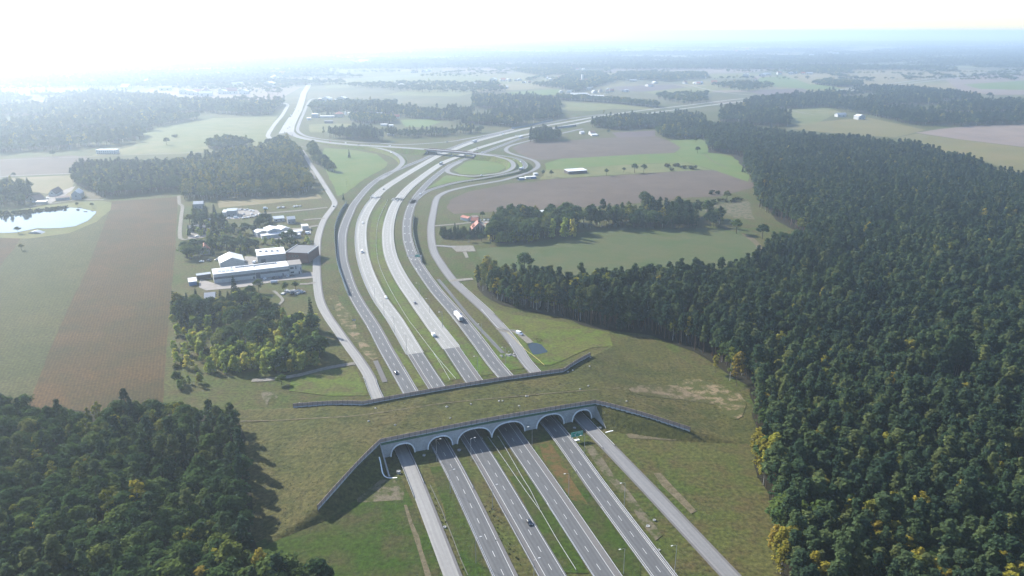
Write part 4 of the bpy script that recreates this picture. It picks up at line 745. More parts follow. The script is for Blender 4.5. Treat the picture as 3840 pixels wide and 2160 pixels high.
# flyover at the interchange
fb = empty('flyover', vI(1500, 452, 0)); tag(fb, 'concrete flyover with reddish railings carrying the ramp over the motorway', 'bridge')
P = ROADS['BR']; S = cum(P); d0 = min(range(len(P)), key=lambda i: (P[i] - vI(1500, 452, 7.2)).length); d1 = min(range(len(P)), key=lambda i: (P[i] - vI(1905, 488, 7.2)).length); seg = [p - fb.location for p in P[d0:d1 + 1]]
def band(o0, o1, z0, z1, nm, m):
    A = offs(seg, o0); B = offs(seg, o1); V = []; Fc = []
    for a, c in zip(A, B): V += [a + Vector((0, 0, z0)), c + Vector((0, 0, z0)), c + Vector((0, 0, z1)), a + Vector((0, 0, z1))]
    for i in range(len(A) - 1):
        for q in range(4): Fc.append((4 * i + q, 4 * i + (q + 1) % 4, 4 * i + 4 + (q + 1) % 4, 4 * i + 4 + q))
    mesh(nm, V, [f[::-1] for f in Fc], M[m], fb)
band(-8.1, 8.1, -1.6, -.06, 'deck', 'concrete'); band(-8.3, -8.0, -.06, 1.2, 'railing', 'bridge_rail'); band(7.8, 8.1, -.06, 1.2, 'railing', 'bridge_rail')
for f in (.2, .5, .78):
    p = along(seg, cum(seg), cum(seg)[-1] * f)
    for k in (-5, 0, 5): MB().cyl((p.x, p.y + k, -.2), (p.x, p.y + k, p.z - 1.5), .7, n=10).build('pier', M['concrete'], fb)
for f in (.0, .985):
    p = along(seg, cum(seg), cum(seg)[-1] * f); MB().box(p.x - 1.5, p.x + 1.5, p.y - 9, p.y + 9, -.2, p.z - 1.4).build('abutment', M['concrete'], fb)
# rubble heap, gas tank, containers
rb = empty('rubble_heap', vF(1455, 1300)); tag(rb, 'pale heap of broken concrete on the rough grass beside the service road', 'rubble')
for k in range(26):
    x, y, s = random.gauss(0, 4.5), random.gauss(0, 2.5), random.uniform(.7, 2.2); z = max(0, 1.6 - abs(x) * .2 - abs(y) * .3) * random.random()
    b = MB().box(-s, s, -s * .7, s * .7, -s * .3, s * .4); R = Matrix.Rotation(random.uniform(0, 3), 3, 'Z') @ Matrix.Rotation(random.uniform(-.5, .5), 3, 'X'); b.V = [tuple(R @ Vector(v) + Vector((x, y, z + .3))) for v in b.V]
    b.build('slab', M['rubble_grey'] if k % 3 else M['white_wall'], rb)
gt = empty('gas_tank', vF(1200, 1200)); tag(gt, 'white horizontal gas tank on the grass in front of the factory yard', 'tank')
q = vF(1278, 1192) - vF(1200, 1200); MB().cyl((.3, 0, 1.5), (q.x, q.y, 1.5), 1.25, n=14).build('tank_body', M['white_roof'], gt)
for f in (.2, .8): MB().box(q.x * f - .3, q.x * f + .3, q.y * f - 1, q.y * f + 1, 0, .6).build('saddle', M['concrete'], gt)

# ------------------------------------------------------------------ trees: crowns of leaf clumps round limbs, tapered trunks
def clump_faces(centres, n, size, sq=1.0, rs=None):
    V = []; Fc = []
    for (c, r) in centres:
        for k in range(n):
            d = rs.normal(size=3); d /= np.linalg.norm(d); p = np.array(c) + d * r * rs.uniform(.55, 1.0) * np.array([1, 1, sq])
            nn = d * .6 + rs.normal(size=3) * .32 + np.array([0, 0, .85]); nn /= np.linalg.norm(nn)
            t = np.cross(nn, rs.normal(size=3)); t /= np.linalg.norm(t); b = np.cross(nn, t); s = size * rs.uniform(.65, 1.3); w = s * rs.uniform(.5, .9)
            i = len(V); V += [p - t * s * .5 - b * w * .25, p + t * s * .1 - b * w * .5, p + t * s * .55 + b * w * .1, p - t * s * .05 + b * w * .5]; Fc.append((i, i + 1, i + 2, i + 3))
    return V, Fc
def crown_pine(rs):
    cs = []
    for k in range(19):
        z = rs.uniform(.42, .97); r = 2.8 * (1 - max(0, (z - .45)) / .56) ** .85 + .2; r *= .8 + .35 * (z > .5); a = rs.uniform(0, 2 * PI)
        cs.append(((math.cos(a) * r * .72, math.sin(a) * r * .72, z * 22), rs.uniform(1.0, 1.7)))
    cs += [((0, 0, 21.2), 1.1), ((0, 0, 18.5), 1.7), ((0, 0, 15), 1.9), ((.3, 0, 12), 1.6)]
    return clump_faces(cs, 30, 1.15, .6, rs)
def crown_spruce(rs):
    cs = []
    for k in range(12):
        z = 2.5 + k * 1.5; r = 3.3 * (1 - (z - 2) / 19.5); m = max(2, int(2 + r * 1.6))
        for q in range(m):
            a = 2 * PI * q / m + k * .8 + rs.uniform(-.3, .3); cs.append(((math.cos(a) * r * .68, math.sin(a) * r * .68, z - .3), .35 * r + .45))
    cs.append(((0, 0, 20), .5)); return clump_faces(cs, 10, 1.35, .55, rs)
def crown_oak(rs):
    cs = []
    for k in range(24):
        d = rs.normal(size=3); d /= np.linalg.norm(d); d[2] = abs(d[2]) * 1.1 - .35; q = rs.uniform(.6, 1)
        cs.append(((d[0] * 4.7 * q, d[1] * 4.7 * q, 10.2 + d[2] * 6.2 * q), rs.uniform(1.5, 2.5)))
    cs += [((0, 0, 10), 3), ((0, 0, 13.5), 2.6)]
    return clump_faces(cs, 36, 1.3, .8, rs)
def crown_birch(rs):
    cs = []
    for k in range(15):
        z = rs.uniform(.33, .97); r = 2.9 * math.sin(PI * min(1, (1.02 - z) * 1.25)) ** .8 + .2; a = rs.uniform(0, 2 * PI)
        cs.append(((math.cos(a) * r * .7, math.sin(a) * r * .7, z * 20), rs.uniform(.9, 1.5)))
    cs += [((0, 0, 18.5), .9), ((0, 0, 12), 1.6), ((0, 0, 15.5), 1.4)]
    return clump_faces(cs, 30, 1.05, 1.0, rs)
def crown_young(rs):
    cs = []
    for k in range(17):
        z = rs.uniform(.12, .95); r = 2.6 * (1 - z) ** .6 * min(1, z * 5) + .35; a = rs.uniform(0, 2 * PI)
        cs.append(((math.cos(a) * r * .75, math.sin(a) * r * .75, z * 9.5), rs.uniform(.8, 1.35)))
    cs += [((0, 0, 8.6), .8), ((0, 0, 5), 1.7), ((0, 0, 2.6), 1.6)]
    return clump_faces(cs, 26, 1.0, 1.0, rs)
def crown_shrub(rs):
    cs = [((rs.uniform(-1.5, 1.5), rs.uniform(-1.5, 1.5), rs.uniform(.9, 2.4)), rs.uniform(.8, 1.3)) for k in range(9)]
    return clump_faces(cs, 18, 1.1, .85, rs)
def trunk(h, r, limbs, rs, z0=.4):
    b = MB(); lean = (rs.uniform(-.3, .3), rs.uniform(-.3, .3)); b.cyl((0, 0, -.2), (lean[0], lean[1], h * .55), r, r * .65, 6, False).cyl((lean[0], lean[1], h * .55), (0, 0, h * .96), r * .65, r * .12, 5, False)
    for k in range(limbs):
        z = h * rs.uniform(z0, .85); a = rs.uniform(0, 2 * PI); l = (1 - z / h) * h * .32 + .6; b.cyl((lean[0] * .8, lean[1] * .8, z), (math.cos(a) * l, math.sin(a) * l, z + l * .55), r * .32, r * .08, 4, False)
    return b
KIND = {  # crown builder, leaf, bark, height, radius, limbs
 'pine_tree': (crown_pine, 'pine_needles', 'pine_bark', 22, .2, 5, 3), 'spruce_tree': (crown_spruce, 'spruce_needles', 'bark', 20.5, .22, 0, 2),
 'broadleaf_tree': (crown_oak, 'oak_leaves', 'bark', 15, .33, 6, 3), 'birch_tree': (crown_birch, 'birch_leaves', 'birch_bark', 19.5, .15, 4, 2),
 'autumn_tree': (crown_birch, 'autumn_leaves', 'bark', 19.5, .15, 4, 1), 'young_tree': (crown_young, 'young_leaves', 'bark', 9, .1, 3, 3), 'shrub': (crown_shrub, 'shrub_leaves', 'bark', 2.4, .07, 3, 2)}
PROTO = []; PK = {}
for kind, (fn, lf, bk, h, r, lb, nvar) in KIND.items():
    for q in range(nvar):
        rs = np.random.default_rng(len(PROTO) + 11); Vc, Fk = fn(rs); cm = bpy.data.meshes.new('crown'); cm.from_pydata([tuple(v) for v in Vc], [], Fk); cm.materials.append(M[lf])
        tb = trunk(h, r, lb, rs, .05 if kind == 'shrub' else .4); tm = bpy.data.meshes.new('trunk'); tm.from_pydata([tuple(v) for v in tb.V], [], tb.F); tm.materials.append(M[bk])
        PK.setdefault(kind, []).append(len(PROTO)); PROTO.append([kind, cm, tm, None, None])
def tree(kind, p, s, label, group, cat='tree', var=None, sxy=1.0):
    k = random.choice(PK[kind]) if var is None else PK[kind][var]
    root = empty(kind, p, random.uniform(0, 6.28)); root.scale = (s * sxy, s * sxy, s); tag(root, label, cat, group)
    c = link('crown', PROTO[k][1], root); t = link('trunk' if kind != 'shrub' else 'stem', PROTO[k][2], root)
    if PROTO[k][3] is None: PROTO[k][3], PROTO[k][4] = c, t
    return root
def grid(poly, sp, jit=.42):
    P = np.array(poly); x0, y0 = P.min(0); x1, y1 = P.max(0)
    gx, gy = np.meshgrid(np.arange(x0, x1, sp), np.arange(y0, y1, sp * .87)); gx[1::2] += sp / 2
    Q = np.c_[gx.ravel(), gy.ravel()]; Q += rng.uniform(-jit, jit, Q.shape) * sp
    return Q[inpoly(Q, poly)]
def seen(P, h, m=30):
    d = -CAM_H + h; c = P[:, 1] * math.cos(PITCH) - d * math.sin(PITCH); u = P[:, 1] * math.sin(PITCH) + d * math.cos(PITCH)
    X = 1920 + FPX * P[:, 0] / c; Y = 1080 - FPX * u / c
    return (X > -m) & (X < 3840 + m) & (Y > -m) & (Y < 2160 + m)
WOODS = []      # (label, points, kind ids, scales, squash)
def wood(label, poly, sp, mix, h=1.0, zvar=.16, sxy=1.0, gaps=0.0, far=False, clear=0.0):
    Q = grid(poly, sp)
    if not len(Q): return
    if gaps:
        from mathutils import noise as mn
        Q = np.array([q for q in Q if mn.noise(Vector((q[0] * .035, q[1] * .035, 3))) > -gaps])
    if clear:
        from mathutils import noise as mn
        Q = np.array([q for q in Q if mn.noise(Vector((q[0] * clear, q[1] * clear * 1.8, 7))) < .16])
    v = seen(Q, 12, 160); Q = Q[v]
    from mathutils import noise as mn
    big = np.array([mn.noise(Vector((q[0] * .02, q[1] * .02, 0))) for q in Q]); pick = []
    names = list(mix); w = np.array([mix[n] for n in names], float)
    b2 = np.array([mn.noise(Vector((q[0] * .013, q[1] * .013, 9))) for q in Q])
    for i in range(len(Q)):
        ww = w.copy()
        for j, n in enumerate(names):
            if n in ('broadleaf_tree', 'birch_tree', 'autumn_tree') and len(names) > 1: ww[j] *= max(.05, 1 + 2.6 * b2[i])
        pick.append(names[rng.choice(len(names), p=ww / ww.sum())])
    blk = np.array([mn.noise(Vector((q[0] * .007, q[1] * .007, 5))) for q in Q])
    s = h * (1 + zvar * rng.normal(size=len(Q)).clip(-2, 2) + .10 * big + .22 * blk)
    WOODS.append([label, Q, np.array(pick), s, sxy * rng.uniform(.82, 1.25, len(Q)), far])
PINES = {'pine_tree': .90, 'birch_tree': .03, 'broadleaf_tree': .15, 'autumn_tree': .003, 'spruce_tree': .02}
MIXED = {'broadleaf_tree': .60, 'pine_tree': .26, 'birch_tree': .09, 'spruce_tree': .045, 'autumn_tree': .004}
LEAFY = {'broadleaf_tree': .88, 'birch_tree': .115, 'autumn_tree': .005}
T = 't'
wood('dense dark pine forest filling the right side beside the mown slope', outline(vA, [(1968, 1449), (1950, 1290), (1912, 1200), (1900, 1100), (1898, 975), (1850, 948), (1785, 896), (1705, 866), (1640, 841), (1500, 824), (1400, 791), (1300, 774), (1240, 752), (1200, 722), (1205, 676, T), (1310, 662, T), (1420, 688, T), (1560, 676, T), (1700, 664, T), (1850, 655, T), (1945, 648), (2010, 640), (2058, 606), (2020, 588), (1960, 552), (1912, 528), (1902, 500), (1888, 452), (1870, 420), (1880, 400), (1825, 386), (1783, 381), (1763, 310, T), (1860, 312, T), (1989, 328, T), (2182, 344, T), (2268, 356, T), (2272, 382), (2479, 408, T), (2550, 426, T), (2760, 470, T), (3150, 1620), (2030, 1620)], 21), 4.7, PINES, 1.0, .16, 1.02, .36)
wood('row of yellowing birches in front of the pine forest', outline(vA, [(1196, 716), (1235, 752), (1300, 772), (1420, 792), (1425, 772), (1330, 735), (1230, 690)]), 5.5, {'birch_tree': .8, 'autumn_tree': .1, 'broadleaf_tree': .1}, .92, .1, 1.15)
wood('yellowing birches along the forest edge by the mown slope', outline(vA, [(1640, 842), (1790, 895), (1850, 945), (1890, 975), (1905, 965), (1860, 930), (1720, 862)]), 9, {'birch_tree': .5, 'autumn_tree': .5}, .8, .2, 1.1)
wood('thin fringe of yellowing birches at the foot of the mown slope', outline(vA, [(1893, 1090), (1905, 1200), (1945, 1290), (1962, 1449), (1990, 1449), (1968, 1290), (1925, 1200), (1912, 1090)]), 7, {'birch_tree': .55, 'autumn_tree': .45}, .78, .2, 1.1, .3)
wood('dark mixed forest in the lower left corner beside the grassy bank', outline(vA, [(-150, 990, T), (60, 975, T), (85, 1008, T), (200, 1016, T), (330, 990, T), (420, 990, T), (480, 1010, T), (592, 1012, T), (600, 1080), (603, 1106), (611, 1175), (616, 1290), (620, 1390), (690, 1485), (810, 1510), (860, 1620), (-250, 1640)], 16), 5.6, {'broadleaf_tree': .74, 'pine_tree': .14, 'spruce_tree': .05, 'birch_tree': .06, 'autumn_tree': .006}, .86, .2, 1.0, .5)
wood('overgrown lot of mixed trees above the maize field edge', outline(vT6, [(20, 640), (380, 690), (640, 610), (900, 700), (960, 540), (1050, 460), (1170, 460), (1300, 540), (1330, 480), (1240, 330), (1100, 260), (880, 280), (640, 330), (420, 380), (180, 340), (40, 420)]), 6.0, {'broadleaf_tree': .40, 'spruce_tree': .12, 'young_tree': .46, 'autumn_tree': .02}, .72, .25, 1.25, .35)
wood('young birch thicket beside the pale service road', outline(vT6, [(1120, 800), (1300, 720), (1500, 680), (1700, 620), (1840, 590), (1980, 660), (2080, 860), (2120, 1060), (2000, 1190), (1600, 1280), (1160, 1330), (560, 1360), (510, 1260), (640, 1080), (900, 1010), (1060, 1010)]), 5.4, {'young_tree': .86, 'broadleaf_tree': .10, 'spruce_tree': .04}, .95, .28, 1.05, .3)
wood('young trees between the birch thicket and the dirt track', outline(vT6, [(560, 1150), (700, 1040), (1000, 1000), (1120, 780), (900, 760), (640, 1000), (420, 1200), (460, 1300)]), 6.5, {'young_tree': .8, 'broadleaf_tree': .2}, .7, .25, 1.25, .35)
wood('low bushy thicket at the end of the dirt track', outline(vT6, [(0, 1440), (140, 1290), (330, 1240), (500, 1240), (480, 1380), (250, 1449), (100, 1500)]), 6, {'young_tree': .7, 'broadleaf_tree': .3}, .6, .2, 1.2, .4)
wood('scattered bushes on the rough plot beside the maize field', outline(vT6, [(20, 700), (380, 720), (880, 740), (880, 960), (620, 1060), (300, 1240), (20, 1290)]), 7.5, {'shrub': .35, 'young_tree': .65}, .72, .3, 1.3, .12)
wood('bushes along the pale service road', outline(vT6, [(1330, 440), (1660, 420), (1860, 560), (1650, 620), (1400, 620)]), 6.5, {'young_tree': .5, 'broadleaf_tree': .3, 'shrub': .2}, .6, .25, 1.2, .3)
wood('square dark wood behind the long brown field', outline(vL, [(560, 700), (780, 805), (1000, 790), (1385, 760), (1385, 490, T), (1250, 492, T), (740, 505, T), (610, 620)], 18), 6, MIXED, .95, .12)
wood('hazy wood between the local road and the parked cars', outline(vL, [(1405, 832), (1700, 822), (2330, 790), (2430, 735), (2335, 610), (2335, 490), (2200, 365, T), (2070, 370, T), (2080, 450), (1405, 485, T)], 17), 6, {'broadleaf_tree': .4, 'birch_tree': .5, 'pine_tree': .1}, .82, .2, 1.1, .4)
wood('wood beside the white farmhouses', outline(vL, [(-250, 900), (0, 890), (205, 868), (250, 800), (240, 760), (100, 740), (-250, 760)]), 7, MIXED, .85)
wood('large hazy forest beyond the pale meadow', outline(vN, [(-350, 640), (0, 640), (456, 612), (690, 578), (790, 508), (1074, 452), (1367, 446), (1432, 388), (1440, 352, T), (1200, 345, T), (900, 350, T), (600, 318, T), (300, 328, T), (-350, 330, T)], 16), 10.5, MIXED, 1.0, .16, 1.35, .25, True, .0045)
wood('round grove standing alone on the pale meadow', outline(vL, [(1590, 435), (1620, 395), (1760, 380), (1900, 395), (1950, 420), (1800, 438)]), 7, LEAFY, .95, .15)
wood('roadside grove beside the clover meadow', outline(vI, [(555, 470), (600, 440), (640, 560), (690, 570), (770, 640), (700, 640), (640, 590), (600, 580)]), 7, LEAFY, .95)
wood('wood at the bend of the local road', outline(vI, [(200, 440), (300, 400), (380, 410), (450, 470), (500, 540), (470, 600), (300, 470)]), 7, LEAFY, .9)
wood('wood north of the interchange', outline(vI, [(560, 190), (860, 165), (1050, 165), (1480, 215), (1600, 220), (1900, 255), (2180, 272), (2576, 200), (2576, 70, T), (2200, 105, T), (1900, 115, T), (1500, 105, T), (1100, 85, T), (700, 115, T)], 17), 7.5, MIXED, .95, .2, 1.15, .3, False, .006)
wood('dark square wood beside the flyover approach', outline(vI, [(660, 352), (1000, 390), (1155, 392), (1160, 310, T), (1000, 272, T), (730, 285, T)], 17), 6, {'pine_tree': .8, 'broadleaf_tree': .2}, .95)
wood('oval wood behind the roadside buildings', outline(vI, [(880, 225), (980, 250), (1250, 248), (1260, 215), (1000, 200), (900, 200)]), 7, LEAFY, .85)
wood('line of trees along the flyover', outline(vI, [(1170, 355), (1500, 362), (1950, 320), (1940, 300), (1500, 330), (1180, 325)]), 8, MIXED, .75, .2, 1.1, .3)
wood('wood between the meadow and the village', outline(vT7, [(-250, 580), (460, 570), (790, 560), (800, 500), (650, 480), (300, 460), (-250, 440)], 16), 8.5, MIXED, .95, .15, 1.15, .3)
wood('hedge of trees below the village', outline(vT7, [(760, 470), (1240, 492), (1500, 514), (1700, 535), (1920, 560), (1990, 562), (1980, 540), (1500, 490), (1000, 455), (770, 445)]), 8, LEAFY, .95, .12, 1.15)
wood('wooded belt along the curving motorway', outline(vT7, [(1190, 800), (1480, 835), (1960, 800), (1990, 900), (2100, 940), (2500, 940), (2560, 900), (2560, 640, T), (2300, 590, T), (1700, 620, T), (1250, 660, T)], 18), 7, MIXED, .95, .14, 1.1)
wood('wooded belt reaching the right hand fields', outline(vU6, [(0, 480), (0, 400), (100, 380), (200, 360), (470, 380, T), (560, 440, T), (600, 470), (560, 515), (300, 500), (120, 470)]), 8, MIXED, .95, .2, 1.15, .3, False, .006)
wood('clump of pines at the motorway slip road', outline(vT7, [(435, 985), (620, 975), (810, 965), (790, 900), (600, 880), (450, 900)]), 6.5, {'pine_tree': .7, 'broadleaf_tree': .3}, .9)
wood('large wood beyond the right hand fields', outline(vU6, [(190, 350), (640, 360), (830, 345), (960, 355), (1050, 380), (1260, 415), (1500, 470), (1760, 535), (2080, 505), (2576, 485), (2800, 480), (2800, 300, T), (2350, 260, T), (2050, 200, T), (1720, 170, T), (1350, 150, T), (720, 210, T), (210, 270, T)], 18), 9, {'pine_tree': .6, 'broadleaf_tree': .34, 'birch_tree': .06}, .92, .2, 1.3, .3, False, .004)
wood('oblong copse on the tan field', outline(vU6, [(780, 150), (1000, 175), (1210, 165), (1200, 140), (900, 130)]), 9, LEAFY, .95, .1, 1.2)
wood('line of trees across the green field', outline(vU3, [(960, 700), (1780, 680), (1960, 600), (1850, 480), (1500, 420), (1180, 420), (980, 560)]), 5.5, {'broadleaf_tree': .6, 'young_tree': .4}, 1.0, .12, 1.1)
wood('dark hedge round the red roofed house', outline(vU3, [(0, 600), (320, 610), (930, 560), (960, 480), (600, 500), (0, 500)]), 4, {'spruce_tree': .8, 'broadleaf_tree': .2}, .4, .15, 1.1)
wood('dark grove behind the red roofed house', outline(vM, [(470, 400), (700, 440), (850, 470), (1080, 420), (1090, 360), (1000, 340), (820, 345), (600, 340), (490, 370)]), 6.6, LEAFY, 1.0, .28, 1.05, .35)
wood('wooded edge along the green field', outline(vM, [(1090, 420), (1500, 400), (1900, 405), (2080, 395), (2110, 350), (1950, 300), (1750, 300), (1500, 330), (1300, 340), (1120, 380)]), 6.3, MIXED, .92, .3, 1.1, .3)
wood('scrub along the ploughed field edge', outline(vM, [(1260, 240), (1700, 235), (1900, 240), (2250, 205), (2290, 180), (1950, 200), (1600, 225)]), 9, {'shrub': .8, 'broadleaf_tree': .2}, 1.0, .3, 1.2, .2)
wood('scrub behind the factory halls', outline(vF, [(230, 950), (400, 930), (660, 830), (930, 900), (1040, 840), (1640, 790), (1640, 740), (1000, 770), (620, 770), (300, 760), (240, 840)]), 6.5, {'shrub': .35, 'broadleaf_tree': .28, 'young_tree': .36, 'autumn_tree': .01}, .62, .25, 1.3, .3)
wood('garden trees between the workshops', outline(vF, [(250, 640), (330, 440), (620, 430), (680, 520), (900, 640), (1000, 600), (1180, 500), (1240, 560), (1000, 680), (560, 740), (250, 680)]), 7.5, {'broadleaf_tree': .5, 'spruce_tree': .2, 'young_tree': .3}, .56, .25, 1.2, .2)
wood('reeds and bushes round the large pond', outline(vT5, [(-200, 880), (900, 790), (1450, 720), (1500, 760), (1000, 830), (400, 890), (-200, 960)]), 4, {'shrub': 1.}, .8, .2)
for lab, v, pts, sp in [('village trees among the hazy houses', vT7, [(480, 300), (760, 250), (1000, 140), (1300, 140), (1480, 250), (1100, 350), (1000, 380), (780, 330)], 15), ('trees along the far village street', vT7, [(1390, 240), (1700, 220), (2100, 250), (2576, 200), (2576, 150), (2100, 160), (1500, 150)], 15),
    ('belt of trees in front of the far village', vT7, [(210, 120), (480, 160), (960, 170), (980, 110), (400, 105)], 15), ('scrub beside the far motorway', vT7, [(1970, 450), (2300, 520), (2576, 500), (2576, 400), (2000, 410)], 20),
    ('trees along the far road', vO, [(1000, 300), (1180, 330), (1310, 310), (1320, 295), (1100, 285)], 22), ('trees of the scattered farms', vO, [(1380, 240), (1700, 235), (1720, 205), (1500, 200)], 18), ('trees of the far hamlet', vN, [(1700, 300), (2100, 330), (2400, 335), (2560, 330), (2500, 290), (2000, 285)], 24),
    ('trees round the roadside buildings', vU5, [(930, 300), (1600, 320), (2100, 300), (2500, 330), (2500, 180), (1700, 190), (1000, 220)], 13), ('trees of the far northern suburb', vN, [(560, 300), (1400, 345), (1500, 300), (1400, 230), (900, 260), (500, 260)], 34), ('trees of the far western suburb', vN, [(-100, 330), (500, 300), (500, 240), (-100, 200)], 30)]:
    wood(lab, outline(v, pts), sp, LEAFY, .9, .2, 1.5, 0, True)
# the wooded plain out to the horizon: belts and blocks of forest fading into the haze
for i in range(620):
    d = 2900 + 13000 * random.random() ** 1.5; x = random.uniform(-.74, .74) * d; w = random.uniform(90, 700) * (1 + d / 6000); h = random.uniform(30, 150) * (1 + d / 4500)
    xx, yy = px((x, d, 0))
    if yy > (262 if xx > 1050 else 330): continue
    poly = [(x + w * .5 * math.cos(t) * random.uniform(.75, 1.1), d + h * .5 * math.sin(t) * random.uniform(.75, 1.1)) for t in np.linspace(0, 2 * PI, 14)[:-1]]
    wood('belt of forest on the hazy plain', poly, 15 + d / 420, {'broadleaf_tree': .8, 'pine_tree': .2}, 1.05, .15, 1.6 + d / 7000, 0, True)
for i in range(330):                                     # hedges and tree lines between the far fields
    d = 1900 + 7000 * random.random() ** 1.4; x = random.uniform(-.72, .72) * d; xx, yy = px((x, d, 0))
    if yy > (300 if xx > 1050 else 330): continue
    l = random.uniform(90, 420) * (1 + d / 9000); a = random.choice([random.gauss(.05, .2), random.gauss(1.3, .3)]) ; w = random.uniform(5, 14) * (1 + d / 6000); ca, sa = math.cos(a), math.sin(a)
    wood('belt of forest on the hazy plain', [(x + p * l * ca - q * w * sa, d + p * l * sa + q * w * ca) for p, q in ((-.5, -.5), (.5, -.5), (.5, .5), (-.5, .5))], 9 + d / 700, LEAFY, .8, .25, 1.3 + d / 8000, .3, True)
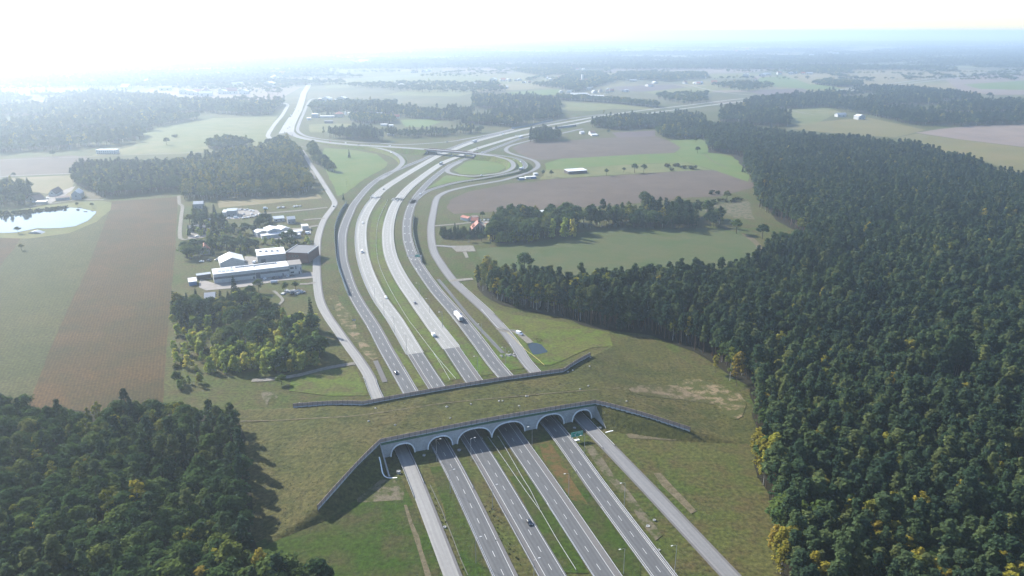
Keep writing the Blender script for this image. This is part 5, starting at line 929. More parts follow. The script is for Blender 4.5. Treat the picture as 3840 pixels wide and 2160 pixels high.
# single trees one can point at
SINGLE = [('broadleaf_tree', vU7 if False else vM, 2215, 432, 1.05, 1.25, 'round dark tree standing alone at the right end of the green field'),
 ('broadleaf_tree', vM, 2400, 470, 1.05, 1.2, 'dark tree leaning over the corner of the green field by the pine forest'), ('broadleaf_tree', vA, 1960, 640, 1.5, 1.15, 'broad bright green tree towering at the forest corner'), ('broadleaf_tree', vA, 2000, 632, 1.45, 1.1, 'large domed tree just inside the forest corner'),
 ('young_tree', vM, 900, 468, 2.2, .8, 'pale green poplar in front of the dark grove, left of its pair'), ('young_tree', vM, 990, 470, 2.3, .85, 'pale green poplar in front of the dark grove, middle of the clump'), ('young_tree', vM, 1040, 462, 2.1, .8, 'pale green poplar in front of the dark grove, right of the clump'),
 ('autumn_tree', vM, 430, 720, .85, 1.9, 'orange autumn tree at the left corner of the pine forest'), ('broadleaf_tree', vM, 700, 712, 1.25, 1.2, 'olive domed tree at the forest edge beside the green field'), ('birch_tree', vM, 480, 760, .95, 1.3, 'yellow birch at the forest edge near the service road'), ('birch_tree', vM, 620, 800, 1.05, 1.3, 'yellow green birch in front of the pine edge'),
 ('broadleaf_tree', vT6, 1510, 1420, .42, 1.5, 'round dark bush tree alone on the grass by the far barrier'), ('broadleaf_tree', vU1, 125, 318, .5, 1.4, 'dark bushy tree on the near bank of the white pond'), ('broadleaf_tree', vU1, 148, 432, .42, 1.3, 'round bush standing in the left crop field'),
 ('broadleaf_tree', vT5, 1680, 730, .38, 1.3, 'round bush on the far pond bank, left of two'), ('broadleaf_tree', vT5, 2005, 740, .38, 1.3, 'round bush on the far pond bank, right of two'),
 ('broadleaf_tree', vU4, 900, 478, .95, 1.2, 'yellowish round tree between the two ploughed fields'), ('broadleaf_tree', vU4, 1010, 474, .85, 1.1, 'olive tree joined to the yellowish one between the ploughed fields'), ('broadleaf_tree', vU4, 770, 472, .5, 1.2, 'small bush left of the yellowish tree'), ('broadleaf_tree', vU4, 560, 512, .7, 1.0, 'pointed dark tree right of the long white shed'),
 ('broadleaf_tree', vU4, 1660, 240, .8, 1.1, 'dark tree on the bright meadow, largest of the group'), ('broadleaf_tree', vU4, 1640, 110, .6, 1., 'small tree at the top of the bright meadow'), ('shrub', vU4, 1815, 735, 1.9, 1., 'dark bush at the ploughed field corner, larger of the pair'), ('shrub', vU4, 1905, 735, 1.7, 1., 'dark bush at the ploughed field corner, smaller of the pair'), ('spruce_tree', vU4, 2205, 472, .55, 1.3, 'small dark fir alone on the meadow by the forest'), ('shrub', vU4, 1350, 450, 1.5, 1.1, 'bush below the row of dark bushes'),
 ('shrub', vU4, 1290, 405, 2.0, 1.2, 'first dark bush of the row between the fields'), ('shrub', vU4, 1400, 400, 2.0, 1.4, 'second dark bush of the row between the fields'), ('shrub', vU4, 1490, 425, 1.9, 1.3, 'third dark bush of the row between the fields'), ('shrub', vU4, 1600, 432, 2.3, 1.4, 'last and widest bush of the row between the fields'),
 ('spruce_tree', vI, 880, 522, .75, 1.1, 'lone fir in the middle of the clover meadow'), ('spruce_tree', vI, 833, 862, .5, 1.0, 'small fir at the tip of the clover meadow'), ('broadleaf_tree', vL, 1290, 400, .95, 1.2, 'lone spreading tree on the pale hazy meadow'), ('shrub', vL, 1350, 340, 2.2, 1.2, 'lone bush far up the pale hazy meadow'), ('broadleaf_tree', vL, 410, 490, .7, 1.4, 'round tree at the hazy field edge left of the white block'), ('broadleaf_tree', vL, 110, 650, .5, 1.2, 'round tree beside the white field road'),
 ('spruce_tree', vT6, 960, 420, .95, 1.15, 'tallest dark spruce behind the factory yard'), ('spruce_tree', vT6, 800, 400, .75, 1.2, 'dark spruce left of the tallest one'), ('spruce_tree', vT6, 360, 350, .7, 1.3, 'dark spruce left of the grey barn roof'), ('spruce_tree', vT6, 230, 350, .55, 1.3, 'small spruce at the left of the overgrown lot'), ('autumn_tree', vT6, 1545, 590, .45, 1.8, 'golden yellow tree at the top of the birch thicket'), ('autumn_tree', vT6, 1600, 790, .45, 1.4, 'golden tree inside the birch thicket'), ('autumn_tree', vT6, 1095, 990, .36, 1.4, 'bright yellow tree at the left edge of the birch thicket'), ('autumn_tree', vT6, 380, 1440, .36, 1.6, 'golden bush tree at the end of the dirt track'), ('broadleaf_tree', vT6, 1560, 175, .62, 1.1, 'brownish orange tree left of the rubble heap'), ('broadleaf_tree', vT6, 1700, 150, .55, 1.1, 'brownish orange tree behind the rubble heap'), ('broadleaf_tree', vT6, 1200, 170, .75, 1.1, 'reddish brown tree in front of the long factory hall'),
 ('broadleaf_tree', vF, 930, 660, .8, 1.3, 'grey brown round tree beside the white workshops'), ('autumn_tree', vF, 950, 745, .5, 2.4, 'broad yellow tree below the white workshops'), ('autumn_tree', vF, 590, 780, .45, 1.8, 'yellow tree above the red hipped house'), ('autumn_tree', vF, 1570, 720, .5, 1.8, 'yellow tree at the end of the white workshops'), ('autumn_tree', vF, 740, 760, .5, 2.2, 'pale yellow trees left of the white workshops'),
 ('broadleaf_tree', vF, 1130, 560, .85, 1.2, 'large dark tree behind the workshop houses'), ('spruce_tree', vF, 625, 560, .7, 1.3, 'dark spruce behind the small garden house'), ('broadleaf_tree', vF, 330, 940, .75, 1.2, 'large tree left of the red hipped house'), ('spruce_tree', vF, 580, 900, .55, 1.3, 'spruce right of the red hipped house'),
 ('autumn_tree', vU3, 50, 500, .4, 1.9, 'yellow tree at the left end of the house hedge'), ('spruce_tree', vU3, 290, 440, .45, 1.3, 'dark fir in the garden of the red roofed house'), ('spruce_tree', vU3, 765, 330, .5, 1.0, 'slim dark fir behind the red roofed house'), ('broadleaf_tree', vU3, 820, 190, .5, 1.2, 'dark tree behind the parked cars of the red house'), ('broadleaf_tree', vU3, 560, 660, .5, 1.3, 'olive bush tree below the house hedge, left of the pair'), ('broadleaf_tree', vU3, 800, 650, .52, 1.4, 'olive bush tree below the house hedge, right of the pair'),
 ('birch_tree', vU7 if False else view(2600, 700, .97715), 140, 745, 1.15, 1.1, 'tall white trunked birch at the forest edge, left of the pair'), ('autumn_tree', view(2600, 700, .97715), 165, 765, 1.1, 1.15, 'tall yellow birch at the forest edge, right of the pair'), ('autumn_tree', view(2600, 700, .97715), 85, 715, .6, 1.4, 'low golden tree at the forest edge beside the sandy slope'),
 ('broadleaf_tree', vT2, 1815, 1010, .88, 1.05, 'tall yellow green tree at the edge of the left forest'), ('broadleaf_tree', vT2, 1900, 1430, .7, 1.1, 'dark tree at the bottom edge of the left forest'), ('broadleaf_tree', vT2, 2120, 1460, .62, 1.1, 'last small tree of the left forest on the lush grass'),
 ('broadleaf_tree', vI, 2440, 668, .62, 1.0, 'dark tree right of the blue containers, left of two'), ('broadleaf_tree', vI, 2505, 672, .66, .9, 'dark tree right of the blue containers, right of two'), ('broadleaf_tree', vI, 2235, 708, .4, 1.2, 'bush left of the blue containers'),
 ('autumn_tree', vT7, 1330, 640, .6, 2.4, 'orange tree beside the curving motorway'), ('broadleaf_tree', vT7, 1390, 880, .65, 1.1, 'round tree right of the farm by the slip road'), ('broadleaf_tree', vU6, 2280, 270, 1.3, 1.3, 'tall domed tree above the far right wood'), ('broadleaf_tree', vU6, 1272, 82, .6, 1.2, 'lone tree on the tan field beyond the motorway'), ('broadleaf_tree', vU6, 2530, 290, .9, 1.2, 'dark tree at the far right field edge'), ('broadleaf_tree', vU6, 2445, 278, .7, 1.1, 'smaller dark tree at the far right field edge')]
for kind, v, x, y, s, sx, lab in SINGLE:
    p = v(x, y); tree(kind, (p.x, p.y, 0), s, lab, None, 'tree' if kind != 'shrub' else 'bush', None, sx)
# young yellow birches inside the pine forest's lower edge
FOREST_Y = [(925, 560), (1000, 610), (1090, 600), (1200, 680), (1260, 720), (1420, 830), (1600, 1010), (1760, 1090), (1920, 1200), (2090, 1260), (2160, 1350), (2170, 1430), (960, 500)]
for x, y in FOREST_Y:
    p = G(2600 + x * .27603, 1500 + y * .27603, 20); tree('autumn_tree', (p.x, p.y, 0), random.uniform(.92, 1.05), 'yellow birch crown among the dark pines near the mown slope', 'yellow birches in the pine forest', 'tree', None, 1.1)
for x, y in [(300, 640), (340, 720), (450, 690), (380, 800), (980, 440), (1090, 520), (1200, 640), (1370, 650), (1480, 800), (1600, 900), (640, 920), (740, 1000), (1800, 990), (1870, 1070), (2370, 890), (2560, 1030), (620, 180), (720, 230)]:
    p = G(2800 + x * .40373, 1700 + y * .40373, 20); tree('autumn_tree', (p.x, p.y, 0), random.uniform(.92, 1.08), 'yellow birch crown among the dark pines in the lower right corner', 'yellow birches in the lower right corner', 'tree', None, 1.15)
# the largest-looking trees of each kind stand as objects of their own, the rest of every wood grows as one mass
cand = {}
for wi, (lab, Q, pick, s, sq, far) in enumerate(WOODS):
    if far: continue
    ok = seen(Q, 14, -8) & (np.hypot(Q[:, 0], Q[:, 1]) < 900)
    for i in np.nonzero(ok)[0]: cand.setdefault(pick[i], []).append((math.hypot(Q[i, 0], Q[i, 1]) / s[i] ** .5, wi, i))
taken = [set() for _ in WOODS]
ADJ = {'pine_tree': 'dark green pine', 'broadleaf_tree': 'dark rounded broadleaf tree', 'birch_tree': 'yellowish slender birch', 'spruce_tree': 'dark pointed spruce', 'autumn_tree': 'golden autumn tree', 'shrub': 'low bush', 'young_tree': 'bushy young tree'}
SHORT = {'young trees between the birch thicket and the dirt track': 'young growth above the dirt track', 'dense dark pine forest filling the right side beside the mown slope': 'big forest filling the right side', 'dark mixed forest in the lower left corner beside the grassy bank': 'mixed forest in the lower left corner', 'young birch thicket beside the pale service road': 'birch thicket by the pale service road', 'overgrown lot of mixed trees above the maize field edge': 'overgrown lot beside the maize field', 'thin fringe of yellowing birches at the foot of the mown slope': 'birch fringe below the mown slope', 'scattered bushes on the rough plot beside the maize field': 'rough plot beside the maize field'}
for kind, L_ in cand.items():
    have = 31 if kind == 'autumn_tree' else 0
    for d, wi, i in sorted(L_)[:300 - have - sum(1 for q in SINGLE if q[0] == kind)]:
        lab, Q, pick, s, sq, far = WOODS[wi]; taken[wi].add(i)
        tree(kind, (Q[i, 0], Q[i, 1], 0), s[i], '%s in the %s' % (ADJ[kind], SHORT.get(lab, lab)), ('%ss of the %s' % (ADJ[kind], SHORT.get(lab, lab))).replace('birchs', 'birches'), 'tree' if kind != 'shrub' else 'bush', None, sq[i] * random.uniform(.9, 1.12))
for k, pr in enumerate(PROTO):
    if pr[3] is None:      # a variant nobody drew yet still needs one real tree
        p = vF(260 + 30 * k, 700 - 6 * k); tree(pr[0], (p.x, p.y, 0), .5, 'small garden %s beside the field track' % pr[0].replace('_', ' '), None, 'tree', PK[pr[0]].index(k))
ng = bpy.data.node_groups.new('forest_growth', 'GeometryNodeTree')
ng.interface.new_socket('Geometry', in_out='INPUT', socket_type='NodeSocketGeometry'); ng.interface.new_socket('Geometry', in_out='OUTPUT', socket_type='NodeSocketGeometry')
gi = ng.nodes.new('NodeGroupInput'); go = ng.nodes.new('NodeGroupOutput'); jn = ng.nodes.new('GeometryNodeJoinGeometry')
def named(n, t):
    a = ng.nodes.new('GeometryNodeInputNamedAttribute'); a.data_type = t; a.inputs['Name'].default_value = n; return a.outputs['Attribute']
at_pick = named('pick', 'INT'); at_s = named('size', 'FLOAT_VECTOR'); at_r = named('turn', 'FLOAT_VECTOR')
for k, pr in enumerate(PROTO):
    cp = ng.nodes.new('FunctionNodeCompare'); cp.data_type = 'INT'; cp.operation = 'EQUAL'
    ia = [s for s in cp.inputs if s.type == 'INT']; ng.links.new(at_pick, ia[0]); ia[1].default_value = k
    for o in (pr[3], pr[4]):
        oi = ng.nodes.new('GeometryNodeObjectInfo'); oi.inputs['Object'].default_value = o; oi.inputs['As Instance'].default_value = True; oi.transform_space = 'ORIGINAL'
        ip = ng.nodes.new('GeometryNodeInstanceOnPoints'); ng.links.new(gi.outputs[0], ip.inputs['Points']); ng.links.new(cp.outputs[0], ip.inputs['Selection'])
        ng.links.new(oi.outputs['Geometry'], ip.inputs['Instance']); ng.links.new(at_r, ip.inputs['Rotation']); ng.links.new(at_s, ip.inputs['Scale']); ng.links.new(ip.outputs[0], jn.inputs[0])
ng.links.new(jn.outputs[0], go.inputs[0])
NT = 0
def grow(label, Q, kinds, S, name='forest'):
    global NT
    n = len(Q)
    if n == 0: return
    NT += n; me = bpy.data.meshes.new(name); me.vertices.add(n); co = np.zeros((n, 3), np.float32); co[:, :2] = Q; me.vertices.foreach_set('co', co.ravel())
    for nm, ty, key, arr in (('pick', 'INT', 'value', np.array([random.choice(PK[k]) for k in kinds], np.int32)), ('size', 'FLOAT_VECTOR', 'vector', S.astype(np.float32).ravel()), ('turn', 'FLOAT_VECTOR', 'vector', np.c_[np.zeros((n, 2)), rng.uniform(0, 6.28, n)].astype(np.float32).ravel())):
        me.attributes.new(nm, ty, 'POINT').data.foreach_set(key, arr)
    o = tag(link(name, me), label, 'forest', None, 'stuff'); md = o.modifiers.new('growth', 'NODES'); md.node_group = ng
    return o
belt = [[], [], []]
for wi, (lab, Q, pick, s, sq, far) in enumerate(WOODS):
    keep = np.array([i for i in range(len(Q)) if i not in taken[wi]], int)
    if not len(keep): continue
    S = np.c_[s[keep] * sq[keep], s[keep] * sq[keep], s[keep]]
    if lab.startswith('belt of forest on'): belt[0].append(Q[keep]); belt[1].append(pick[keep]); belt[2].append(S)
    else: grow(lab + (', the trees behind its front ones' if taken[wi] else ''), Q[keep], pick[keep], S)
grow('bluish belts of forest fading into haze on the far plain', np.vstack(belt[0]), np.concatenate(belt[1]), np.vstack(belt[2]), 'distant_forest')
# tufts of weeds on the bank and the verges
def tufts(label, pts, s0, s1):
    Q = np.array([p[:2] for p in pts]); n = len(Q); sz = rng.uniform(s0, s1, n)
    o = grow(label, Q, ['shrub'] * n, np.c_[sz * 1.2, sz * 1.2, sz], 'weeds')
    co = np.array([[p[0], p[1], p[2]] for p in pts], np.float32); o.data.vertices.foreach_set('co', co.ravel()); o['category'] = 'weeds'
tl = []
for k in range(3400):
    u, v = random.uniform(-75, 195), random.uniform(-50, 100)
    if inside((u, v)) and not (v < 1.5 and U0 < u < U1):
        p = W(u, v); tl.append((p.x, p.y, bank_z(u, v) - .1))
tufts('tufts of weeds on the grass topped overpass', tl, .05, .12)
tl = []
for poly, n in ((outline(s5, [(1650, 300), (1850, 100), (2450, 1449), (2250, 1449)]), 60), (outline(s5, [(850, 0), (930, 0), (1500, 1449), (1400, 1449)]), 110), (outline(vT4, [(650, 620), (720, 600), (880, 760), (820, 800)]), 40), (outline(vT4, [(980, 590), (1150, 560), (1200, 680), (1080, 690)]), 40)):
    P = np.array(poly); 
    for k in range(n * 3):
        q = (random.uniform(P[:, 0].min(), P[:, 0].max()), random.uniform(P[:, 1].min(), P[:, 1].max()))
        if inpoly(np.array([q]), poly)[0]: tl.append((q[0], q[1], .0))
tufts('rough weeds on the verges between the carriageways', tl, .05, .16)
print('trees in woods:', NT)

# ------------------------------------------------------------------ vehicles
def wheel(root, x, y, r, w=.22):
    t = MB().cyl((x, y - w / 2, r), (x, y + w / 2, r), r, n=12).build('wheel', M['tyre'], root)
    MB().cyl((x, y - w / 2 - .015, r), (x, y + w / 2 + .015, r), r * .6, n=10).build('rim', M['chrome'], t)
def body_mesh(prof, hw, inset=.12):
    """side profile (x,z) swept across the width with the flanks drawn in towards the roof"""
    V = []; n = len(prof); zt = max(z for _, z in prof)
    for s in (-1, -.86, .86, 1):
        for x, z in prof:
            k = 1 - inset * max(0, (z - .75) / (zt - .7)) ; kk = 1 if abs(s) < 1 else .0
            V.append((x * (1 if abs(s) < 1 else .985), s * hw * k, z if abs(s) < 1 else .45 + (z - .45) * .93))
    Fc = [tuple(range(n)), tuple(range(4 * n - 1, 3 * n - 1, -1))]
    for r in range(3):
        for i in range(n): Fc.append((r * n + i, (r + 1) * n + i, (r + 1) * n + (i + 1) % n, r * n + (i + 1) % n))
    return V, Fc
CARP = [(-2.15, .32), (2.1, .32), (2.18, .55), (2.1, .76), (1.35, .92), (.62, 1.38), (.2, 1.47), (-.95, 1.45), (-1.75, 1.02), (-2.12, .92), (-2.2, .6)]
def make_car(c, lab, loc=(0, 0, 0), rz=0):
    root = empty('car', loc, rz); tag(root, lab, 'car'); V, Fc = body_mesh(CARP, .9); b = mesh('body', V, Fc, M['car_paint'], root, smooth=False); b.color = (*c, 1)
    MB().add([(1.3, -.66, .97), (1.3, .66, .97), (.66, .6, 1.39), (.66, -.6, 1.39)], [(0, 1, 2, 3)]).build('windscreen', M['glass_dark'], root)
    MB().add([(-1.78, .62, 1.05), (-1.78, -.62, 1.05), (-1.02, -.6, 1.45), (-1.02, .6, 1.45)], [(0, 1, 2, 3)]).build('rear_window', M['glass_dark'], root)
    for s in (-1, 1):
        MB().add([(1.1, s * .895, .93), (.6, s * .85, 1.32), (-.85, s * .85, 1.36), (-1.5, s * .895, .96)], [(0, 1, 2, 3)] if s < 0 else [(3, 2, 1, 0)]).build('side_window', M['glass_dark'], root)
        MB().box(2.02, 2.2, s * .72 - .16, s * .72 + .16, .58, .74).build('headlight', M['lamp_white'], root); MB().box(-2.23, -2.1, s * .72 - .14, s * .72 + .14, .66, .86).build('tail_light', M['tail_red'], root)
        MB().box(.85, 1.05, s * 1.0 - .09, s * 1.0 + .09, .92, 1.06).build('mirror', M['plastic_black'], root)
        for x in (-1.35, 1.35): wheel(root, x, s * .8, .33)
    return root
VANP = [(-2.6, .35), (2.55, .35), (2.62, .75), (2.5, 1.1), (1.75, 1.3), (1.15, 2.25), (.9, 2.35), (-2.55, 2.35), (-2.65, 2.2)]
def make_van(c, lab, loc=(0, 0, 0), rz=0):
    root = empty('van', loc, rz); tag(root, lab, 'van'); V, Fc = body_mesh(VANP, 1.0, .06); b = mesh('body', V, Fc, M['car_paint'], root); b.color = (*c, 1)
    MB().add([(1.74, -.8, 1.34), (1.74, .8, 1.34), (1.2, .76, 2.2), (1.2, -.76, 2.2)], [(0, 1, 2, 3)]).build('windscreen', M['glass_dark'], root)
    for s in (-1, 1):
        MB().add([(1.55, s * 1.0, 1.35), (1.1, s * .99, 1.95), (.35, s * .99, 1.95), (.35, s * 1.0, 1.35)], [(0, 1, 2, 3)] if s < 0 else [(3, 2, 1, 0)]).build('side_window', M['glass_dark'], root)
        MB().box(2.5, 2.64, s * .8 - .14, s * .8 + .14, .75, 1.0).build('headlight', M['lamp_white'], root); MB().box(-2.68, -2.6, s * .88 - .08, s * .88 + .08, .9, 1.3).build('tail_light', M['tail_red'], root)
        for x in (-1.6, 1.6): wheel(root, x, s * .88, .36)
    return root
def make_truck(c, lab, loc=(0, 0, 0), rz=0, tl=13.0, kind='truck'):
    root = empty('truck', loc, rz); tag(root, lab, 'truck'); x0 = tl / 2 + .8
    b = MB(); b.prism([(x0, .6), (x0 + 2.2, .6), (x0 + 2.3, 1.6), (x0 + 2.1, 3.2), (x0 + 1.7, 3.7), (x0, 3.75)], -1.2, 1.2); o = b.build('cab', M['car_paint'], root); o.color = (*c, 1)
    MB().add([(x0 + 2.31, -1.05, 1.75), (x0 + 2.31, 1.05, 1.75), (x0 + 2.14, 1.0, 2.95), (x0 + 2.14, -1.0, 2.95)], [(0, 1, 2, 3)]).build('windscreen', M['glass_dark'], root)
    MB().box(-tl / 2, tl / 2, -1.27, 1.27, 1.15, 4.0).build('trailer', M['white_roof'], root); MB().box(-tl / 2 - .04, -tl / 2, -1.15, 1.15, 1.3, 3.85).build('rear_door', M['grey_wall'], root)
    MB().box(-tl / 2, x0 + 1.8, -.5, .5, .6, 1.12).build('chassis', M['plastic_black'], root); MB().box(-tl / 2 + .3, -tl / 2 + .6, -1.2, 1.2, .5, .62).build('bumper', M['tail_red'], root)
    for s in (-1, 1):
        MB().box(x0 + 2.24, x0 + 2.36, s * .95 - .2, s * .95 + .2, .85, 1.1).build('headlight', M['lamp_white'], root)
        for x in (-tl / 2 + 1.6, -tl / 2 + 2.9, -tl / 2 + 4.2, tl / 2 - 1.0, x0 + 1.3): wheel(root, x, s * 1.1, .5, .3)
    return root
def make_bus(c, lab, loc=(0, 0, 0), rz=0):
    root = empty('bus', loc, rz); tag(root, lab, 'bus'); o = MB().prism([(-6, .4), (5.9, .4), (6.05, 1.2), (5.85, 3.3), (5.5, 3.5), (-5.9, 3.5), (-6.05, 3.3)], -1.27, 1.27).build('body', M['car_paint'], root); o.color = (*c, 1)
    for s in (-1, 1):
        for k in range(6): MB().box(-5.6 + k * 1.85, -4.0 + k * 1.85, s * 1.285 - .012, s * 1.285 + .012, 1.7, 2.9).build('side_window', M['glass_dark'], root)
        for x in (-3.4, 3.6): wheel(root, x, s * 1.15, .5, .3)
    MB().box(5.98, 6.05, -1.1, 1.1, 1.5, 3.0).build('windscreen', M['glass_dark'], root); return root
def heading(key, p, away):
    P = ROADS[key]; i = min(range(1, len(P) - 1), key=lambda k: (P[k].xy - p.xy).length); d = P[i + 1] - P[i - 1]; a = math.atan2(d.y, d.x)
    return a if away else a + PI, P[i].z
BLK, WHT, SIL, GRY, RED, BLU = (.012, .013, .016), (.75, .75, .74), (.45, .46, .47), (.12, .125, .13), (.35, .03, .03), (.03, .06, .16)
def drive(mk, c, v, x, y, key, away, lab):
    p = v(x, y); rz, z = heading(key, p, away); p = v(x, y, z); p.z = z + .02; return mk(c, lab, p, rz)
drive(make_car, BLK, s2, 785, 690, 'R3n', False, 'black car driving towards the viewer in front of the third arch')
drive(make_car, BLK, vC, 1060, 1178, 'R2', False, 'dark car with bright headlights on the leftmost motorway lane near the far barrier')
drive(make_car, WHT, vC, 991, 665, 'R3f', False, 'white car on the concrete lanes beside the median, nearest of the oncoming ones')
drive(make_van, WHT, vC, 829, 357, 'R3f', False, 'white van on the concrete lanes in the bend')
drive(make_car, WHT, vC, 834, 158, 'R3f', False, 'white car above the white van in the bend')
drive(make_car, GRY, vC, 1188, 702, 'R4f', True, 'dark grey car driving away on the right hand concrete lanes')
drive(make_van, WHT, vC, 1313, 922, 'R4f', True, 'white delivery van near the end of the right hand concrete lanes')
drive(make_truck, WHT, vK4, 772, 650, 'R5', True, 'long white lorry driving away on the right hand asphalt lane')
make_van(WHT, 'white van parked on the gravel spur by the small pond', vT4(630, 485, 0) + Vector((0, 0, .35)), math.radians(-42))
drive(make_car, GRY, vC, 637, 46, 'R1', True, 'dark car on the local road beside the clover meadow')
for mk, c, x, y, k, aw, lab in [(make_car, GRY, 1157, 774, 'R3f', False, 'dark car in the oncoming lanes below the flyover, upper of two'), (make_car, SIL, 1090, 848, 'R3f', False, 'silver car in the oncoming lanes below the flyover, lower of two'), (make_car, WHT, 1264, 866, 'R4f', True, 'white car driving away towards the flyover'), (make_bus, GRY, 1618, 572, 'R4f', True, 'dark bus with pale roof just before the flyover'),
    (make_car, WHT, 1450, 814, 'OUT', True, 'white car at the hatched fork of the slip roads'), (make_car, WHT, 1945, 663, 'LOOP', False, 'white car on the inner loop ramp'), (make_truck, WHT, 2262, 615, 'OUT', False, 'short white lorry on the outer loop ramp'), (make_car, GRY, 2205, 538, 'LOOP', True, 'dark car at the top of the inner loop'), (make_car, WHT, 2258, 553, 'OUT', True, 'white car at the top of the outer loop'),
    (make_car, WHT, 1215, 478, 'LR', True, 'white car on the left ramp leaving the flyover'), (make_car, GRY, 1271, 500, 'LR', True, 'dark car on the left ramp leaving the flyover'), (make_truck, WHT, 1892, 392, 'R3f', False, 'white lorry coming in beyond the flyover'), (make_van, WHT, 2113, 332, 'R3f', False, 'white van coming in far beyond the flyover'), (make_bus, WHT, 2262, 358, 'R5', True, 'white coach going away beyond the flyover'), (make_car, WHT, 2220, 345, 'R4f', True, 'white car going away beyond the flyover'), (make_car, GRY, 1912, 444, 'R4f', True, 'dark car just beyond the flyover'),
    (make_car, WHT, 1948, 476, 'R5', True, 'white car on the slip lane beyond the flyover'), (make_car, RED, 728, 392, 'BR', True, 'dark reddish car on the flyover approach, leftmost'), (make_car, WHT, 850, 402, 'BR', True, 'white car on the flyover approach'), (make_car, GRY, 955, 418, 'BR', False, 'dark car on the flyover approach, lower lane'), (make_car, GRY, 1045, 415, 'BR', True, 'dark car on the flyover approach, upper lane'), (make_car, WHT, 1207, 425, 'BR', True, 'white car close to the flyover'), (make_car, GRY, 1668, 394, 'UR', True, 'grey car on the upper ramp')]:
    zz = {'BR': 6, 'LOOP': 4.5, 'OUT': 4, 'LR': 3}.get(k, 0); p = vI(x, y, zz); a, z = heading(k, p, aw); p = vI(x, y, z); p.z = z + .02; o = mk(c, lab, p, a)
    if 'short' in lab: o.scale = (.75, 1, .9)
for mk, c, x, y, k, aw, lab in [(make_car, WHT, 578, 596, 'NR', True, 'white car in the group of three on the northern road'), (make_car, GRY, 605, 608, 'NR', True, 'grey car in the group of three on the northern road'), (make_car, GRY, 568, 632, 'NR', False, 'dark car in the group of three on the northern road'), (make_van, WHT, 625, 400, 'NR', False, 'white van on the northern road'), (make_car, GRY, 757, 320, 'NR', True, 'dark car on the northern road near the wood'), (make_car, BLU, 648, 752, 'NR', True, 'dark blue car at the bend of the northern road'), (make_car, SIL, 690, 275, 'NR', False, 'silver car further up the northern road'), (make_car, GRY, 655, 352, 'NR', False, 'grey car following the silver one on the northern road')]:
    p = vU5(x, y); a, z = heading(k, p, aw); p = vU5(x, y, z); p.z = z + .02; mk(c, lab, p, a)
# parked cars: one of each colour, then copies
pk = {}
def park(kind, c, v, x, y, rz, lab, group):
    key = (kind, c); mk = make_car if kind == 'car' else make_van
    if key not in pk: pk[key] = mk(c, lab); note_kids(pk[key]); r = pk[key]
    else: r = copy_tree(pk[key])
    r['label'] = lab; r.location = v(x, y) + Vector((0, 0, .33)); r.rotation_euler = (0, 0, rz)
    if group: r['group'] = group
CN = {WHT: 'white', SIL: 'silver', GRY: 'dark grey', BLK: 'black'}
for i, (x, y) in enumerate([(905, 492), (938, 488), (965, 485), (995, 481), (1025, 473), (1050, 463), (1000, 450), (910, 450), (1085, 452)]):
    c = [WHT, SIL, WHT, GRY, SIL, WHT, WHT, SIL, GRY][i]; park('car', c, vF, x, y, 1.5, '%s car in the front row of the car yard' % CN[c], '%s cars in the front row of the car yard' % CN[c])
for i, (x, y) in enumerate([(860, 403), (890, 398), (920, 405), (950, 400), (985, 410), (1012, 414)]):
    c = [WHT, GRY, WHT, SIL, WHT, WHT][i]; park('car', c, vF, x, y, .2 + i, '%s car in the rear row of the car yard' % CN[c], '%s cars in the rear row of the car yard' % CN[c])
for i, (x, y) in enumerate([(1285, 380), (1315, 376), (1345, 374), (1460, 366), (1490, 362), (1525, 361)]):
    c = [WHT, GRY, WHT, WHT, WHT, SIL][i]; park('car', c, vF, x, y, 1.5, '%s car in the row behind the hedge by the lane' % CN[c], '%s cars in the row behind the hedge by the lane' % CN[c])
for kd, c, v, x, y, rz, lab in [('van', WHT, vF, 1148, 390, .1, 'white van left of the row behind the hedge'), ('car', WHT, vF, 750, 494, .1, 'white car below the grey garage hall'), ('van', WHT, vF, 830, 490, .1, 'white van below the grey garage hall'), ('car', WHT, vF, 455, 965, .1, 'white car parked by the fence below the red house'), ('car', BLK, vF, 530, 958, .1, 'black car parked by the fence below the red house'), ('car', SIL, vF, 622, 948, .1, 'silver car parked by the tent hall'), ('car', WHT, vF, 1143, 1152, 1.4, 'white car in front of the factory gate'), ('car', BLK, vF, 1237, 1142, 1.4, 'dark car in front of the factory, first of three'), ('car', GRY, vF, 1276, 1140, 1.4, 'dark grey car in front of the factory, middle of three'), ('car', BLU, vF, 1313, 1137, 1.4, 'dark blue car in front of the factory, last of three'), ('car', SIL, vF, 1394, 1125, 1.4, 'silver car in front of the office block'), ('car', BLK, vF, 1438, 1118, .2, 'dark car under the office windows'), ('car', GRY, vF, 828, 1190, 1.4, 'dark car at the dark gate end of the factory front'), ('car', GRY, vF, 932, 968, 1.4, 'dark car between the tent hall and the white hall'), ('van', WHT, vF, 1030, 978, 1.4, 'white van between the tent hall and the white hall'), ('car', WHT, vF, 410, 692, .1, 'white car by the garden track'), ('van', WHT, vF, 1610, 660, .1, 'white van at the end of the workshops'),
    ('car', GRY, vU3, 737, 252, 1.3, 'grey car in the yard of the red roofed house, leftmost'), ('car', WHT, vU3, 780, 248, 1.3, 'white car in the yard of the red roofed house, second from left'), ('car', WHT, vU3, 855, 248, 1.3, 'white car in the yard of the red roofed house, third from left'), ('car', SIL, vU3, 935, 245, 1.3, 'silver car in the yard of the red roofed house, rightmost'), ('van', WHT, vT5, 745, 640, 1.4, 'white van beside the gabled farmhouse'), ('car', WHT, vT5, 1030, 555, .3, 'white car between farmhouse and hedge')]:
    park(kd, c, v, x, y, rz, lab, None)

